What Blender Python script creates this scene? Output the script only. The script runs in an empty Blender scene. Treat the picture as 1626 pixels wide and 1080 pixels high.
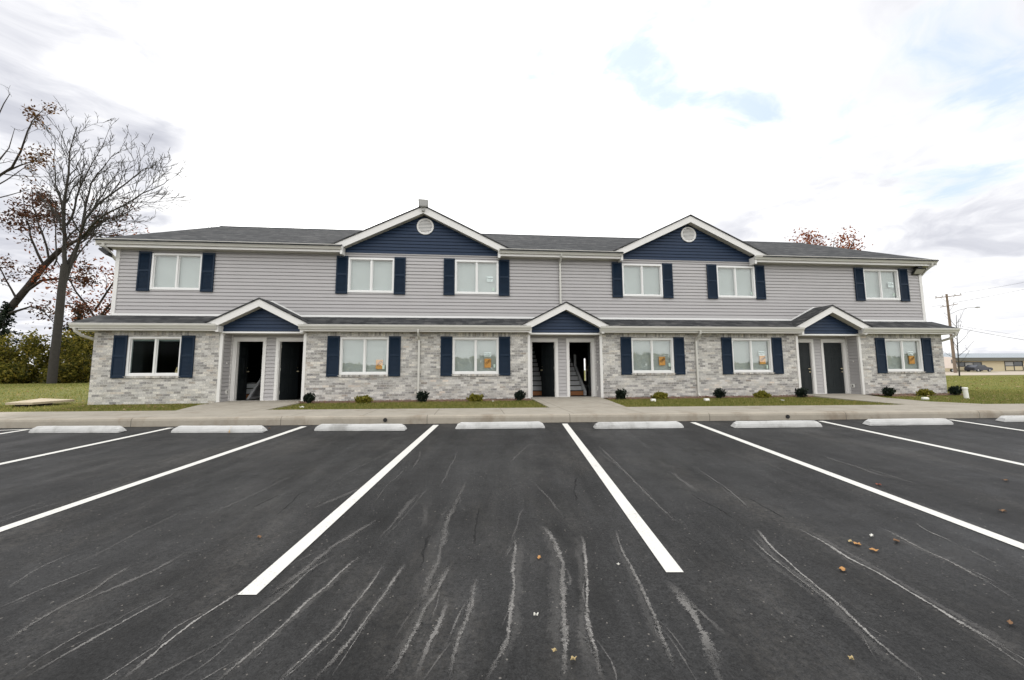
import bpy, bmesh, math, random
import numpy as np
from mathutils import Vector, Matrix
C = bpy.context.scene
random.seed(7); rng = np.random.default_rng(11)

# ------------------------------------------------------------------ camera
cam_d = bpy.data.cameras.new("camera"); cam = bpy.data.objects.new("camera", cam_d)
C.collection.objects.link(cam); C.camera = cam
cam_d.sensor_width = 36.0; cam_d.sensor_fit = 'HORIZONTAL'
cam_d.lens = 36.0 * 632.0 / 1626.0
cam_d.shift_y = -15.6 / 1626.0
cam_d.clip_start = 0.05; cam_d.clip_end = 3000.0
YAW, PIT, ROL, EYE = 0.10055, 0.10041, -0.00509, 1.449
F = Vector((math.sin(YAW)*math.cos(PIT), math.cos(YAW)*math.cos(PIT), math.sin(PIT)))
R0 = Vector((math.cos(YAW), -math.sin(YAW), 0)); U0 = R0.cross(F)
R1 = math.cos(ROL)*R0 + math.sin(ROL)*U0; U1 = -math.sin(ROL)*R0 + math.cos(ROL)*U0
M = Matrix(((R1.x, U1.x, -F.x, 0), (R1.y, U1.y, -F.y, 0), (R1.z, U1.z, -F.z, EYE), (0, 0, 0, 1)))
cam.matrix_world = M

# ------------------------------------------------------------------ node helper
class NT:
    def __init__(s, tree): s.t = tree; s.n = tree.nodes; s.l = tree.links
    def node(s, typ, **kw):
        n = s.n.new(typ)
        for k, v in kw.items(): setattr(n, k, v)
        return n
    def put(s, sock, v):
        if hasattr(v, 'is_linked'): s.l.new(v, sock)
        elif v is not None: sock.default_value = v
    def m(s, op, a, b=None, c=None):
        n = s.node('ShaderNodeMath', operation=op)
        s.put(n.inputs[0], a)
        if b is not None: s.put(n.inputs[1], b)
        if c is not None: s.put(n.inputs[2], c)
        return n.outputs[0]
    def vm(s, op, a, b=None):
        n = s.node('ShaderNodeVectorMath', operation=op); s.put(n.inputs[0], a)
        if b is not None: s.put(n.inputs[1], b)
        return n.outputs['Value'] if op in ('DOT_PRODUCT', 'LENGTH') else n.outputs[0]
    def xyz(s, v):
        n = s.node('ShaderNodeSeparateXYZ'); s.put(n.inputs[0], v); return n.outputs[:3]
    def vec(s, x, y, z=0.0):
        n = s.node('ShaderNodeCombineXYZ')
        for i, q in enumerate((x, y, z)): s.put(n.inputs[i], q)
        return n.outputs[0]
    def noise(s, v, scale, detail=4.0, rough=0.55, color=False):
        n = s.node('ShaderNodeTexNoise'); s.put(n.inputs['Vector'], v)
        n.inputs['Scale'].default_value = scale; n.inputs['Detail'].default_value = detail; n.inputs['Roughness'].default_value = rough
        return n.outputs['Color' if color else 'Fac']
    def white(s, v):
        n = s.node('ShaderNodeTexWhiteNoise', noise_dimensions='3D'); s.put(n.inputs['Vector'], v); return n.outputs['Value']
    def ramp(s, f, stops, interp='LINEAR'):
        n = s.node('ShaderNodeValToRGB'); n.color_ramp.interpolation = interp
        e = n.color_ramp.elements
        while len(e) < len(stops): e.new(0.5)
        for q, (p, c) in zip(e, stops):
            q.position = p; q.color = (c, c, c, 1) if isinstance(c, (int, float)) else (*c, 1)
        s.put(n.inputs[0], f); return n.outputs[0]
    def mix(s, f, a, b, blend='MIX'):
        n = s.node('ShaderNodeMix', data_type='RGBA', blend_type=blend)
        s.put(n.inputs[0], f)
        for i, q in ((6, a), (7, b)):
            s.put(n.inputs[i], (*q, 1) if isinstance(q, tuple) and len(q) == 3 else q)
        return n.outputs[2]
    def pos(s): return s.node('ShaderNodeNewGeometry').outputs['Position']
    def smooth(s, v, a, b):
        n = s.node('ShaderNodeMapRange', interpolation_type='SMOOTHSTEP'); s.put(n.inputs[0], v)
        n.inputs[1].default_value = a; n.inputs[2].default_value = b; return n.outputs[0]

# ------------------------------------------------------------------ sky, sun, exposure
AZ, EL = math.radians(-20.15), math.radians(18.9)
SUN = Vector((math.sin(AZ)*math.cos(EL), math.cos(AZ)*math.cos(EL), math.sin(EL)))
W = bpy.data.worlds.new("World"); C.world = W; W.use_nodes = True
w = NT(W.node_tree); w.n.clear()
sky = w.node('ShaderNodeTexSky', sky_type='NISHITA'); sky.sun_disc = False
sky.sun_elevation = EL; sky.sun_rotation = AZ; sky.air_density = 1.0; sky.dust_density = 1.0
D = w.node('ShaderNodeTexCoord').outputs['Generated']
dx, dy, dz = w.xyz(D)
den = w.m('ADD', w.m('MAXIMUM', dz, 0.0), 0.16)
P = w.vec(w.m('DIVIDE', dx, den), w.m('DIVIDE', dy, den), 0.0)
warp = w.vm('SUBTRACT', w.noise(P, 1.1, 3.0, color=True), (0.5, 0.5, 0.5))
wn = w.node('ShaderNodeVectorMath', operation='SCALE'); w.put(wn.inputs[0], warp); wn.inputs[3].default_value = 0.8
P2 = w.vm('ADD', P, wn.outputs[0])
rot = w.node('ShaderNodeVectorRotate', rotation_type='Z_AXIS'); w.put(rot.inputs['Vector'], P2); rot.inputs['Angle'].default_value = math.radians(-32)
rx, ry, rz = w.xyz(rot.outputs[0])
Pst = w.vec(w.m('MULTIPLY', rx, 0.45), w.m('MULTIPLY', ry, 1.25), 3.3)
n1 = w.noise(Pst, 1.15, 7.0, 0.55)
n2 = w.noise(w.vm('ADD', P2, (7.3, 2.1, 0.5)), 0.8, 6.0, 0.55)
sund = w.vm('DOT_PRODUCT', D, tuple(SUN))
def ang(x, y):                       # picture direction -> world direction used only to say where the gaps in the cloud are
    return (F + R1*((x-813)/632.0) - U1*((y-524.4)/632.0)).normalized()
def blob(d, lo, hi):
    return w.smooth(w.m('ADD', w.vm('DOT_PRODUCT', D, tuple(d)), w.m('MULTIPLY', w.m('SUBTRACT', n2, 0.5), 0.05)), lo, hi)
n3 = w.noise(w.vm('ADD', Pst, (1.7, 4.2, 0.0)), 2.6, 6.0, 0.58)
n4 = w.noise(w.vm('ADD', P2, (3.1, 0.4, 2.0)), 2.4, 7.0, 0.60)
reg = w.m('MAXIMUM', w.m('MAXIMUM', blob(ang(830, 60), 0.985, 1.0), blob(ang(1060, 45), 0.985, 1.0)), w.m('MAXIMUM', blob(ang(1200, 115), 0.988, 1.0), w.m('MAXIMUM', blob(ang(1450, 130), 0.975, 0.999), blob(ang(1590, 170), 0.978, 0.999))))
hole = w.smooth(w.m('ADD', w.m('MULTIPLY', reg, 0.41), w.m('MULTIPLY', w.m('SUBTRACT', n4, 0.5), 1.7)), 0.27, 0.62)
cov = w.m('SUBTRACT', 1.0, w.m('MULTIPLY', hole, 0.85))
cov = w.m('MINIMUM', w.m('MAXIMUM', cov, 0.0), 1.0)
band = w.m('MAXIMUM', w.m('MAXIMUM', w.m('MULTIPLY', blob(ang(70, 80), 0.955, 1.0), 1.15), w.m('MULTIPLY', blob(ang(230, 180), 0.955, 1.0), 2.1)), w.m('MAXIMUM', w.m('MULTIPLY', blob(ang(370, 280), 0.968, 1.0), 4.2), blob(ang(30, 430), 0.95, 1.0)))
grey = w.m('ADD', w.m('MULTIPLY', blob(ang(1570, 330), 0.90, 1.0), 0.22), w.m('MULTIPLY', band, 0.42))
soft = w.smooth(n2, 0.36, 0.64); fib = w.smooth(n3, 0.34, 0.66); puff = w.smooth(n4, 0.36, 0.64)
bright = w.m('ADD', w.m('ADD', w.m('MULTIPLY', soft, 0.13), w.m('MULTIPLY', puff, 0.15)), w.m('ADD', w.m('MULTIPLY', fib, 0.11), 0.45))
core = w.m('MULTIPLY', blob(ang(720, 240), 0.74, 0.98), 0.36)
glow = w.m('MULTIPLY', w.smooth(sund, 0.955, 1.0), 1.3)
front = w.m('MULTIPLY', w.smooth(w.m('MULTIPLY', dy, -1.0), -0.2, 0.9), 0.50)
zen_fill = w.m('MULTIPLY', w.smooth(dz, 0.66, 0.92), 0.45)  # overhead sky out of view, brightened as added fill for the facade
bright = w.m('SUBTRACT', w.m('ADD', w.m('ADD', bright, zen_fill), w.m('ADD', w.m('ADD', core, glow), front)), w.m('MULTIPLY', grey, w.m('SUBTRACT', 0.20, w.m('MULTIPLY', puff, 0.10))))
tone = w.ramp(bright, [(0.0, (0.87, 0.90, 1.04)), (0.42, (0.92, 0.94, 1.04)), (0.66, (0.985, 0.985, 1.0)), (1.0, (1.0, 0.995, 0.985))])
cloud = w.mix(1.0, tone, w.vec(bright, bright, bright), 'MULTIPLY')
blue = w.mix(1.0, sky.outputs[0], (0.04, 0.04, 0.04, 1), 'MULTIPLY')
blue = w.mix(1.0, blue, (0.325, 0.385, 0.50, 1), 'ADD')
final = w.mix(cov, blue, cloud)

W_out = w.node('ShaderNodeOutputWorld'); bg = w.node('ShaderNodeBackground')
w.put(bg.inputs['Color'], final); bg.inputs['Strength'].default_value = 1.0
w.l.new(bg.outputs[0], W_out.inputs[0])

sd = bpy.data.lights.new("sun", 'SUN'); sun = bpy.data.objects.new("sun", sd); C.collection.objects.link(sun)
sd.energy = 1.3; sd.angle = math.radians(9); sd.color = (1.0, 0.93, 0.82)
sun.rotation_euler = SUN.to_track_quat('Z', 'Y').to_euler(); sun.location = (0, 0, 60)
vs = C.view_settings
vs.view_transform = 'Standard'; vs.look = 'None'; vs.gamma = 1.0; vs.exposure = 0.75; vs.use_curve_mapping = False
C.cycles.max_bounces = 8; C.cycles.transparent_max_bounces = 12
C.cycles.sample_clamp_indirect = 4.0
C.cycles.use_denoising = True; C.cycles.denoiser = 'OPENIMAGEDENOISE'; C.cycles.denoising_prefilter = 'ACCURATE'; C.cycles.denoising_input_passes = 'RGB_ALBEDO_NORMAL'

# ------------------------------------------------------------------ materials
MATS = {}
def material(name):
    m = bpy.data.materials.new(name); m.use_nodes = True; t = NT(m.node_tree); t.n.clear()
    out = t.node('ShaderNodeOutputMaterial'); b = t.node('ShaderNodeBsdfPrincipled'); t.l.new(b.outputs[0], out.inputs[0])
    t.b = b; t.out = out; MATS[name] = m; return t
def bump(t, h, strength=0.3, dist=0.01):
    n = t.node('ShaderNodeBump'); n.inputs['Strength'].default_value = strength; n.inputs['Distance'].default_value = dist
    t.put(n.inputs['Height'], h); t.l.new(n.outputs[0], t.b.inputs['Normal'])
def simple(name, col, rough=0.5, var=0.08, scale=6.0, metal=0.0, spec=0.5, bmp=0.0, bscale=60.0, dirt=0.0):
    t = material(name); p = t.pos()
    k = t.m('ADD', t.m('MULTIPLY', t.noise(p, scale, 5.0), 2*var), 1.0 - var)
    if dirt:
        k = t.m('MULTIPLY', k, t.m('SUBTRACT', 1.0, t.m('MULTIPLY', t.smooth(t.noise(p, 1.7, 8.0, 0.7), 0.5, 0.75), dirt)))
    c = t.mix(1.0, (*col, 1), t.vec(k, k, k), 'MULTIPLY')
    t.put(t.b.inputs['Base Color'], c)
    r = t.m('ADD', t.m('MULTIPLY', t.noise(p, scale*2.3, 3.0), 0.15), rough - 0.075)
    t.put(t.b.inputs['Roughness'], r); t.b.inputs['Metallic'].default_value = metal; t.b.inputs['Specular IOR Level'].default_value = spec
    if bmp: bump(t, t.noise(p, bscale, 4.0), bmp, 0.005)
    return t

def brick_mat(name, swap=False, off=(0.0, 0.0)):
    t = material(name); p = t.pos(); x, y, z = t.xyz(p)
    nx, ny, nz = t.xyz(t.node('ShaderNodeNewGeometry').outputs['Normal'])
    side = t.m('GREATER_THAN', t.m('ABSOLUTE', nx), 0.6)
    u = t.m('ADD', t.m('MULTIPLY', x, t.m('SUBTRACT', 1.0, side)), t.m('MULTIPLY', y, side))
    bw, bh = 0.2032, 0.0762
    if swap: bw, bh = 0.0677, 0.35
    zz = t.m('DIVIDE', t.m('ADD', z, off[1]), bh); row = t.m('FLOOR', zz); fz = t.m('FRACT', zz)
    sh = 0.0 if swap else t.m('MULTIPLY', t.m('FLOORED_MODULO', row, 2.0), 0.5)
    uu = t.m('ADD', t.m('DIVIDE', t.m('ADD', u, 40.0), bw), sh); col = t.m('FLOOR', uu); fx = t.m('FRACT', uu)
    r1 = t.white(t.vec(col, row, 1.0)); r2 = t.white(t.vec(col, row, 9.0))
    cl = t.noise(t.vec(u, t.m('MULTIPLY', z, 1.6), 0.0), 1.6, 5.0, 0.65)
    sel = t.m('ADD', t.m('MULTIPLY', r1, 0.55), t.m('MULTIPLY', cl, 0.55))
    sel = t.m('SUBTRACT', t.m('ADD', sel, t.m('MULTIPLY', t.noise(t.vec(u, t.m('MULTIPLY', z, 1.8), t.m('MULTIPLY', r2, 9.0)), 24.0, 4.0, 0.75), 1.2)), 0.64)
    base = t.ramp(sel, [(0.0, (0.12, 0.115, 0.112)), (0.2, (0.23, 0.222, 0.212)), (0.38, (0.355, 0.342, 0.322)), (0.56, (0.49, 0.472, 0.440)), (0.78, (0.62, 0.597, 0.552)), (1.0, (0.74, 0.715, 0.665))])
    tint = t.ramp(r2, [(0.0, (0.98, 0.99, 1.02)), (0.7, (1.0, 1.0, 1.0)), (0.94, (1.02, 0.998, 0.965)), (1.0, (1.05, 0.96, 0.90))])
    base = t.mix(1.0, base, tint, 'MULTIPLY')
    fine = t.m('ADD', t.m('MULTIPLY', t.noise(p, 30.0, 5.0, 0.75), 1.3), 0.35)
    base = t.mix(1.0, base, t.vec(fine, fine, fine), 'MULTIPLY')
    mw, mh = (0.14, 0.03) if swap else (0.048, 0.145)
    mort = t.m('MAXIMUM', t.m('LESS_THAN', fx, mw), t.m('LESS_THAN', fz, mh))
    mc = t.m('ADD', t.m('MULTIPLY', t.noise(p, 20.0, 3.0), 0.16), 0.40)
    colr = t.mix(mort, base, t.vec(mc, t.m('MULTIPLY', mc, 0.975), t.m('MULTIPLY', mc, 0.93)))
    t.put(t.b.inputs['Base Color'], colr); t.b.inputs['Roughness'].default_value = 0.85
    t.b.inputs['Specular IOR Level'].default_value = 0.25
    bump(t, t.m('ADD', t.m('MULTIPLY', t.m('SUBTRACT', 1.0, mort), 0.8), t.m('MULTIPLY', t.noise(p, 70.0, 4.0), 0.4)), 0.5, 0.008)
brick_mat('brick'); brick_mat('brick_upright', True)

def shingle_mat():
    t = material('shingle'); p = t.pos(); x, y, z = t.xyz(p)
    nx, ny, nz = t.xyz(t.node('ShaderNodeNewGeometry').outputs['Normal'])
    side = t.m('GREATER_THAN', t.m('ABSOLUTE', nx), t.m('ABSOLUTE', ny))
    u = t.m('ADD', t.m('MULTIPLY', x, t.m('SUBTRACT', 1.0, side)), t.m('MULTIPLY', y, side))
    zz = t.m('DIVIDE', z, 0.058); row = t.m('FLOOR', zz); fz = t.m('FRACT', zz)
    uo = t.m('ADD', t.m('DIVIDE', u, 0.21), t.m('MULTIPLY', t.white(t.vec(row, 3.0, 0.0)), 5.0))
    col = t.m('FLOOR', uo)
    r1 = t.white(t.vec(col, row, 2.0)); r2 = t.white(t.vec(t.m('FLOOR', t.m('MULTIPLY', uo, 0.37)), row, 5.0))
    v = t.m('ADD', t.m('ADD', t.m('MULTIPLY', r1, 0.45), t.m('MULTIPLY', r2, 0.35)), t.m('MULTIPLY', t.noise(p, 14.0, 5.0, 0.7), 0.35))
    base = t.ramp(v, [(0.15, (0.016, 0.017, 0.019)), (0.5, (0.036, 0.038, 0.040)), (0.78, (0.068, 0.069, 0.071)), (1.0, (0.125, 0.12, 0.115))])
    edge = t.m('LESS_THAN', fz, 0.14)
    base = t.mix(t.m('MULTIPLY', edge, 0.55), base, (0.02, 0.021, 0.024))
    gr = t.m('ADD', t.m('MULTIPLY', t.noise(p, 160.0, 2.0), 0.9), 0.55)
    base = t.mix(1.0, base, t.vec(gr, gr, gr), 'MULTIPLY')
    t.put(t.b.inputs['Base Color'], base); t.b.inputs['Roughness'].default_value = 0.9; t.b.inputs['Specular IOR Level'].default_value = 0.25
    bump(t, t.m('ADD', t.m('MULTIPLY', fz, -0.7), t.m('MULTIPLY', t.noise(p, 120.0, 3.0), 0.3)), 0.6, 0.01)
shingle_mat()

simple('siding', (0.41, 0.397, 0.398), 0.45, 0.05, 2.0, spec=0.4, bmp=0.06, bscale=25.0, dirt=0.05)
simple('blue_siding', (0.0175, 0.034, 0.070), 0.5, 0.12, 2.5, spec=0.25)
simple('trim', (0.72, 0.71, 0.69), 0.4, 0.03, 3.0, dirt=0.06)
simple('gutter_metal', (0.56, 0.55, 0.51), 0.35, 0.04, 2.0, dirt=0.10)
simple('soffit', (0.52, 0.50, 0.45), 0.6, 0.04, 2.0)
simple('vinyl_white', (0.78, 0.78, 0.77), 0.35, 0.02, 4.0)
simple('shutter_blue', (0.0065, 0.0185, 0.039), 0.5, 0.18, 5.0, spec=0.2)
simple('door_paint', (0.015, 0.019, 0.021), 0.5, 0.10, 4.0, spec=0.25)
simple('brass', (0.62, 0.55, 0.38), 0.3, 0.05, 20.0, metal=1.0)
simple('fixture_grey', (0.36, 0.36, 0.35), 0.45, 0.06, 12.0)
simple('fixture_black', (0.012, 0.012, 0.013), 0.4, 0.1, 12.0)
simple('lens', (0.42, 0.41, 0.37), 0.25, 0.25, 45.0)
simple('drywall_shaded', (0.055, 0.055, 0.055), 0.9, 0.05, 1.0)  # near-black colour paints the shade of the unlit rooms into the drywall
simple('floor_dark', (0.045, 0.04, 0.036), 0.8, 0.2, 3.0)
simple('stair_white', (0.62, 0.63, 0.64), 0.5, 0.05, 5.0)
simple('stair_wood', (0.42, 0.17, 0.06), 0.55, 0.2, 8.0)
simple('plastic_white', (0.80, 0.79, 0.75), 0.4, 0.06, 9.0, dirt=0.15)
simple('paper_orange', (0.76, 0.36, 0.10), 0.7, 0.15, 14.0)
simple('card_tan', (0.55, 0.38, 0.19), 0.8, 0.12, 14.0)
simple('ink_brown', (0.07, 0.022, 0.006), 0.7, 0.1, 30.0)
simple('ink_grey', (0.05, 0.06, 0.065), 0.7, 0.1, 30.0)
simple('paper_white', (0.72, 0.78, 0.77), 0.7, 0.06, 20.0)
simple('sticker_green', (0.50, 0.62, 0.54), 0.6, 0.05, 20.0)
simple('wood_pole', (0.19, 0.145, 0.11), 0.9, 0.3, 6.0, bmp=0.4)
simple('wire_black', (0.02, 0.02, 0.022), 0.6, 0.1, 3.0)
simple('galvanised', (0.38, 0.39, 0.40), 0.45, 0.1, 5.0, metal=0.6)
simple('cream_wall', (0.62, 0.53, 0.36), 0.8, 0.06, 0.7)
simple('fascia_dark', (0.115, 0.115, 0.095), 0.7, 0.15, 1.5)
simple('car_paint_dark', (0.03, 0.035, 0.05), 0.25, 0.1, 3.0)
simple('car_paint_white', (0.72, 0.62, 0.56), 0.3, 0.05, 2.0)
simple('rubber', (0.012, 0.012, 0.012), 0.8, 0.1, 9.0)
simple('car_glass', (0.03, 0.035, 0.04), 0.08, 0.1, 3.0)
simple('plywood', (0.44, 0.37, 0.26), 0.8, 0.22, 3.0)

def standing_seam():
    t = material('seam_metal'); x, y, z = t.xyz(t.pos())
    f = t.m('FRACT', t.m('DIVIDE', x, 0.62)); e = t.m('LESS_THAN', f, 0.14)
    t.put(t.b.inputs['Base Color'], t.mix(e, (0.30, 0.335, 0.36), (0.10, 0.12, 0.14))); t.b.inputs['Roughness'].default_value = 0.45
standing_seam()

def concrete(name, col, stain, joint=None):
    t = material(name); p = t.pos(); x, y, z = t.xyz(p)
    k = t.m('ADD', t.m('MULTIPLY', t.noise(p, 2.2, 8.0, 0.65), 0.5), 0.75)
    k2 = t.m('ADD', t.m('MULTIPLY', t.noise(p, 90.0, 3.0, 0.7), 0.5), 0.75)
    base = t.mix(1.0, (*col, 1), t.vec(k, k, k), 'MULTIPLY'); base = t.mix(1.0, base, t.vec(k2, k2, k2), 'MULTIPLY')
    s = t.smooth(t.noise(t.vec(t.m('MULTIPLY', x, 1.2), t.m('MULTIPLY', y, 1.2), t.m('MULTIPLY', z, 0.7)), 1.6, 7.0, 0.65), 0.47, 0.72)
    base = t.mix(t.m('MULTIPLY', s, 0.7), base, (*stain, 1))
    if joint:
        f = t.m('FRACT', t.m('DIVIDE', t.m('ADD', x, 40.6), joint)); e = t.m('LESS_THAN', f, 0.012/joint*1.2)
        base = t.mix(t.m('MULTIPLY', e, 0.75), base, (0.09, 0.08, 0.065))
    t.put(t.b.inputs['Base Color'], base); t.b.inputs['Roughness'].default_value = 0.85; t.b.inputs['Specular IOR Level'].default_value = 0.25
    bump(t, t.noise(p, 140.0, 4.0, 0.7), 0.25, 0.004)
concrete('concrete_walk', (0.345, 0.315, 0.265), (0.25, 0.215, 0.17), 1.53)
concrete('concrete_kerb', (0.36, 0.325, 0.27), (0.20, 0.155, 0.11), 3.05)
concrete('concrete_block', (0.53, 0.53, 0.52), (0.235, 0.23, 0.215))
concrete('road_far', (0.40, 0.35, 0.29), (0.34, 0.29, 0.23))

def asphalt_mat():
    t = material('asphalt'); p = t.pos(); x, y, z = t.xyz(p)
    big = t.noise(p, 0.30, 6.0, 0.6); mid = t.noise(p, 1.9, 7.0, 0.68)
    ty = t.vec(t.m('SUBTRACT', x, t.m('MULTIPLY', y, 0.1054)), t.m('MULTIPLY', y, 0.10), 0.0)
    drag = t.noise(ty, 3.4, 7.0, 0.7)
    g1 = t.noise(p, 95.0, 3.0, 0.85); g2 = t.noise(p, 38.0, 4.0, 0.8)
    v = t.node('ShaderNodeTexVoronoi'); t.put(v.inputs['Vector'], p); v.inputs['Scale'].default_value = 75.0
    vc = t.xyz(v.outputs['Color'])[0]
    chip = t.m('MULTIPLY', t.m('GREATER_THAN', vc, 0.975), t.m('LESS_THAN', v.outputs['Distance'], t.m('MULTIPLY', t.xyz(v.outputs['Color'])[1], 0.5)))
    pit = t.m('MULTIPLY', t.m('LESS_THAN', vc, 0.10), t.m('LESS_THAN', v.outputs['Distance'], 0.34))
    k = t.m('ADD', t.m('MULTIPLY', t.smooth(big, 0.3, 0.7), 0.55), t.m('ADD', t.m('MULTIPLY', t.smooth(mid, 0.25, 0.75), 0.55), t.m('MULTIPLY', t.smooth(drag, 0.3, 0.72), 0.75)))
    k = t.m('ADD', t.m('MULTIPLY', k, 1.25), -0.02)
    gg = t.m('ADD', t.m('MULTIPLY', t.m('SUBTRACT', g1, 0.5), 4.2), t.m('MULTIPLY', t.m('SUBTRACT', g2, 0.5), 3.2))
    k = t.m('MULTIPLY', k, t.m('MAXIMUM', t.m('ADD', 1.0, gg), 0.08))
    base = t.mix(1.0, (0.0168, 0.0167, 0.0168, 1), t.vec(k, k, k), 'MULTIPLY')
    base = t.mix(t.m('MULTIPLY', chip, 0.65), base, (0.20, 0.185, 0.165)); base = t.mix(t.m('MULTIPLY', pit, 0.6), base, (0.004, 0.004, 0.004))
    dn = t.noise(t.vec(t.m('MULTIPLY', x, 1.5), t.m('MULTIPLY', y, 0.5), 4.0), 0.9, 8.0, 0.72)
    dust = t.m('MULTIPLY', t.smooth(dn, 0.46, 0.74), t.smooth(t.noise(p, 26.0, 4.0, 0.8), 0.35, 0.65))
    base = t.mix(t.m('MULTIPLY', dust, 0.27), base, (0.16, 0.147, 0.130))
    oil = t.smooth(t.noise(p, 1.35, 4.0, 0.6), 0.66, 0.74)
    base = t.mix(t.m('MULTIPLY', oil, 0.45), base, (0.006, 0.006, 0.006))
    t.put(t.b.inputs['Base Color'], base)
    wet = t.smooth(t.noise(p, 0.55, 6.0, 0.65), 0.42, 0.66)
    t.put(t.b.inputs['Roughness'], t.m('SUBTRACT', 0.70, t.m('MULTIPLY', wet, 0.22)))
    t.b.inputs['Specular IOR Level'].default_value = 0.27
    bump(t, t.m('ADD', t.m('MULTIPLY', g1, 0.6), t.m('MULTIPLY', g2, 0.7)), 0.6, 0.008)
asphalt_mat()

def line_paint():
    t = material('line_paint'); p = t.pos()
    k = t.m('ADD', t.m('MULTIPLY', t.noise(p, 60.0, 4.0, 0.75), 0.35), 0.80)
    base = t.mix(1.0, (0.70, 0.69, 0.65, 1), t.vec(k, k, k), 'MULTIPLY')
    worn = t.smooth(t.m('ADD', t.noise(p, 70.0, 4.0, 0.85), t.m('MULTIPLY', t.noise(p, 3.0, 4.0), 0.25)), 0.70, 0.78)
    base = t.mix(t.m('MULTIPLY', worn, 0.55), base, (0.10, 0.095, 0.09))
    t.put(t.b.inputs['Base Color'], base); t.b.inputs['Roughness'].default_value = 0.6
    bump(t, t.noise(p, 130.0, 3.0, 0.8), 0.4, 0.004)
line_paint()

def alpha_mat(name, col, grain, lo, hi, scale):
    t = material(name); p = t.pos()
    a = t.node('ShaderNodeAttribute'); a.attribute_name = 'cover'
    n = t.noise(p, scale, 5.0, 0.75); n2 = t.noise(p, 130.0, 2.0, 0.8)
    v = t.m('ADD', a.outputs['Fac'], t.m('ADD', t.m('MULTIPLY', t.m('SUBTRACT', n, 0.5), 2.2), t.m('MULTIPLY', t.m('SUBTRACT', n2, 0.5), grain)))
    al = t.smooth(v, lo, hi)
    s = t.node('ShaderNodeAttribute'); s.attribute_name = 'strength'
    t.put(t.b.inputs['Alpha'], t.m('MULTIPLY', al, s.outputs['Fac']))
    k = t.m('ADD', t.m('MULTIPLY', n2, 0.9), 0.55)
    t.put(t.b.inputs['Base Color'], t.mix(1.0, (*col, 1), t.vec(k, k, k), 'MULTIPLY')); t.b.inputs['Roughness'].default_value = 0.8
alpha_mat('residue', (0.275, 0.265, 0.252), 1.7, 0.46, 0.66, 42.0)
alpha_mat('crack_dark', (0.004, 0.004, 0.004), 0.5, 0.45, 0.6, 30.0)

def ground_mat():
    t = material('lawn_soil'); p = t.pos()
    n = t.m('ADD', t.m('MULTIPLY', t.noise(p, 0.5, 6.0, 0.6), 0.6), t.m('MULTIPLY', t.noise(p, 9.0, 6.0, 0.75), 0.4))
    base = t.ramp(n, [(0.3, (0.085, 0.105, 0.022)), (0.48, (0.14, 0.15, 0.034)), (0.6, (0.165, 0.145, 0.042)), (0.75, (0.19, 0.135, 0.06))])
    k = t.m('ADD', t.m('MULTIPLY', t.noise(p, 60.0, 3.0, 0.8), 1.3), 0.35)
    t.put(t.b.inputs['Base Color'], t.mix(1.0, base, t.vec(k, k, k), 'MULTIPLY')); t.b.inputs['Roughness'].default_value = 0.95
    t.b.inputs['Specular IOR Level'].default_value = 0.1
    bump(t, t.noise(p, 40.0, 4.0, 0.8), 0.9, 0.03)
ground_mat()

def leafy(name, stops, transl=0.35, rough=0.6, nscale=0.8):
    t = material(name); g = t.node('ShaderNodeNewGeometry')
    v = t.m('ADD', t.m('MULTIPLY', g.outputs['Random Per Island'], 0.7), t.m('MULTIPLY', t.noise(g.outputs['Position'], nscale, 3.0), 0.3))
    c = t.ramp(v, stops)
    t.put(t.b.inputs['Base Color'], c); t.b.inputs['Roughness'].default_value = rough; t.b.inputs['Specular IOR Level'].default_value = 0.2
    tr = t.node('ShaderNodeBsdfTranslucent'); t.put(tr.inputs['Color'], c)
    mx = t.node('ShaderNodeMixShader'); mx.inputs[0].default_value = transl
    t.l.new(t.b.outputs[0], mx.inputs[1]); t.l.new(tr.outputs[0], mx.inputs[2]); t.l.new(mx.outputs[0], t.out.inputs[0])
leafy('grass_blade', [(0.1, (0.07, 0.10, 0.018)), (0.35, (0.155, 0.185, 0.04)), (0.6, (0.26, 0.25, 0.07)), (0.82, (0.38, 0.31, 0.12)), (1.0, (0.44, 0.32, 0.16))], 0.45)
leafy('leaf_brown', [(0.1, (0.028, 0.014, 0.009)), (0.5, (0.075, 0.033, 0.018)), (0.85, (0.15, 0.062, 0.030)), (1.0, (0.21, 0.10, 0.05))], 0.3)
leafy('leaf_orange', [(0.1, (0.045, 0.022, 0.010)), (0.5, (0.11, 0.05, 0.016)), (0.85, (0.20, 0.10, 0.03)), (1.0, (0.26, 0.15, 0.05))], 0.35)
leafy('leaf_red', [(0.1, (0.09, 0.024, 0.012)), (0.5, (0.22, 0.062, 0.027)), (0.85, (0.36, 0.13, 0.05)), (1.0, (0.42, 0.20, 0.08))], 0.45)
leafy('leaf_hedge', [(0.05, (0.016, 0.022, 0.006)), (0.3, (0.06, 0.068, 0.013)), (0.5, (0.14, 0.135, 0.024)), (0.78, (0.30, 0.25, 0.045)), (1.0, (0.42, 0.25, 0.07))], 0.5)
leafy('leaf_conifer', [(0.1, (0.006, 0.011, 0.007)), (0.6, (0.014, 0.024, 0.013)), (1.0, (0.03, 0.042, 0.02))], 0.1)
leafy('leaf_dark_shrub', [(0.1, (0.004, 0.008, 0.006)), (0.6, (0.010, 0.018, 0.012)), (1.0, (0.03, 0.045, 0.026))], 0.1)
leafy('leaf_gold_shrub', [(0.1, (0.08, 0.09, 0.012)), (0.5, (0.19, 0.18, 0.025)), (0.85, (0.30, 0.25, 0.045)), (1.0, (0.40, 0.31, 0.08))], 0.3)
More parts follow.
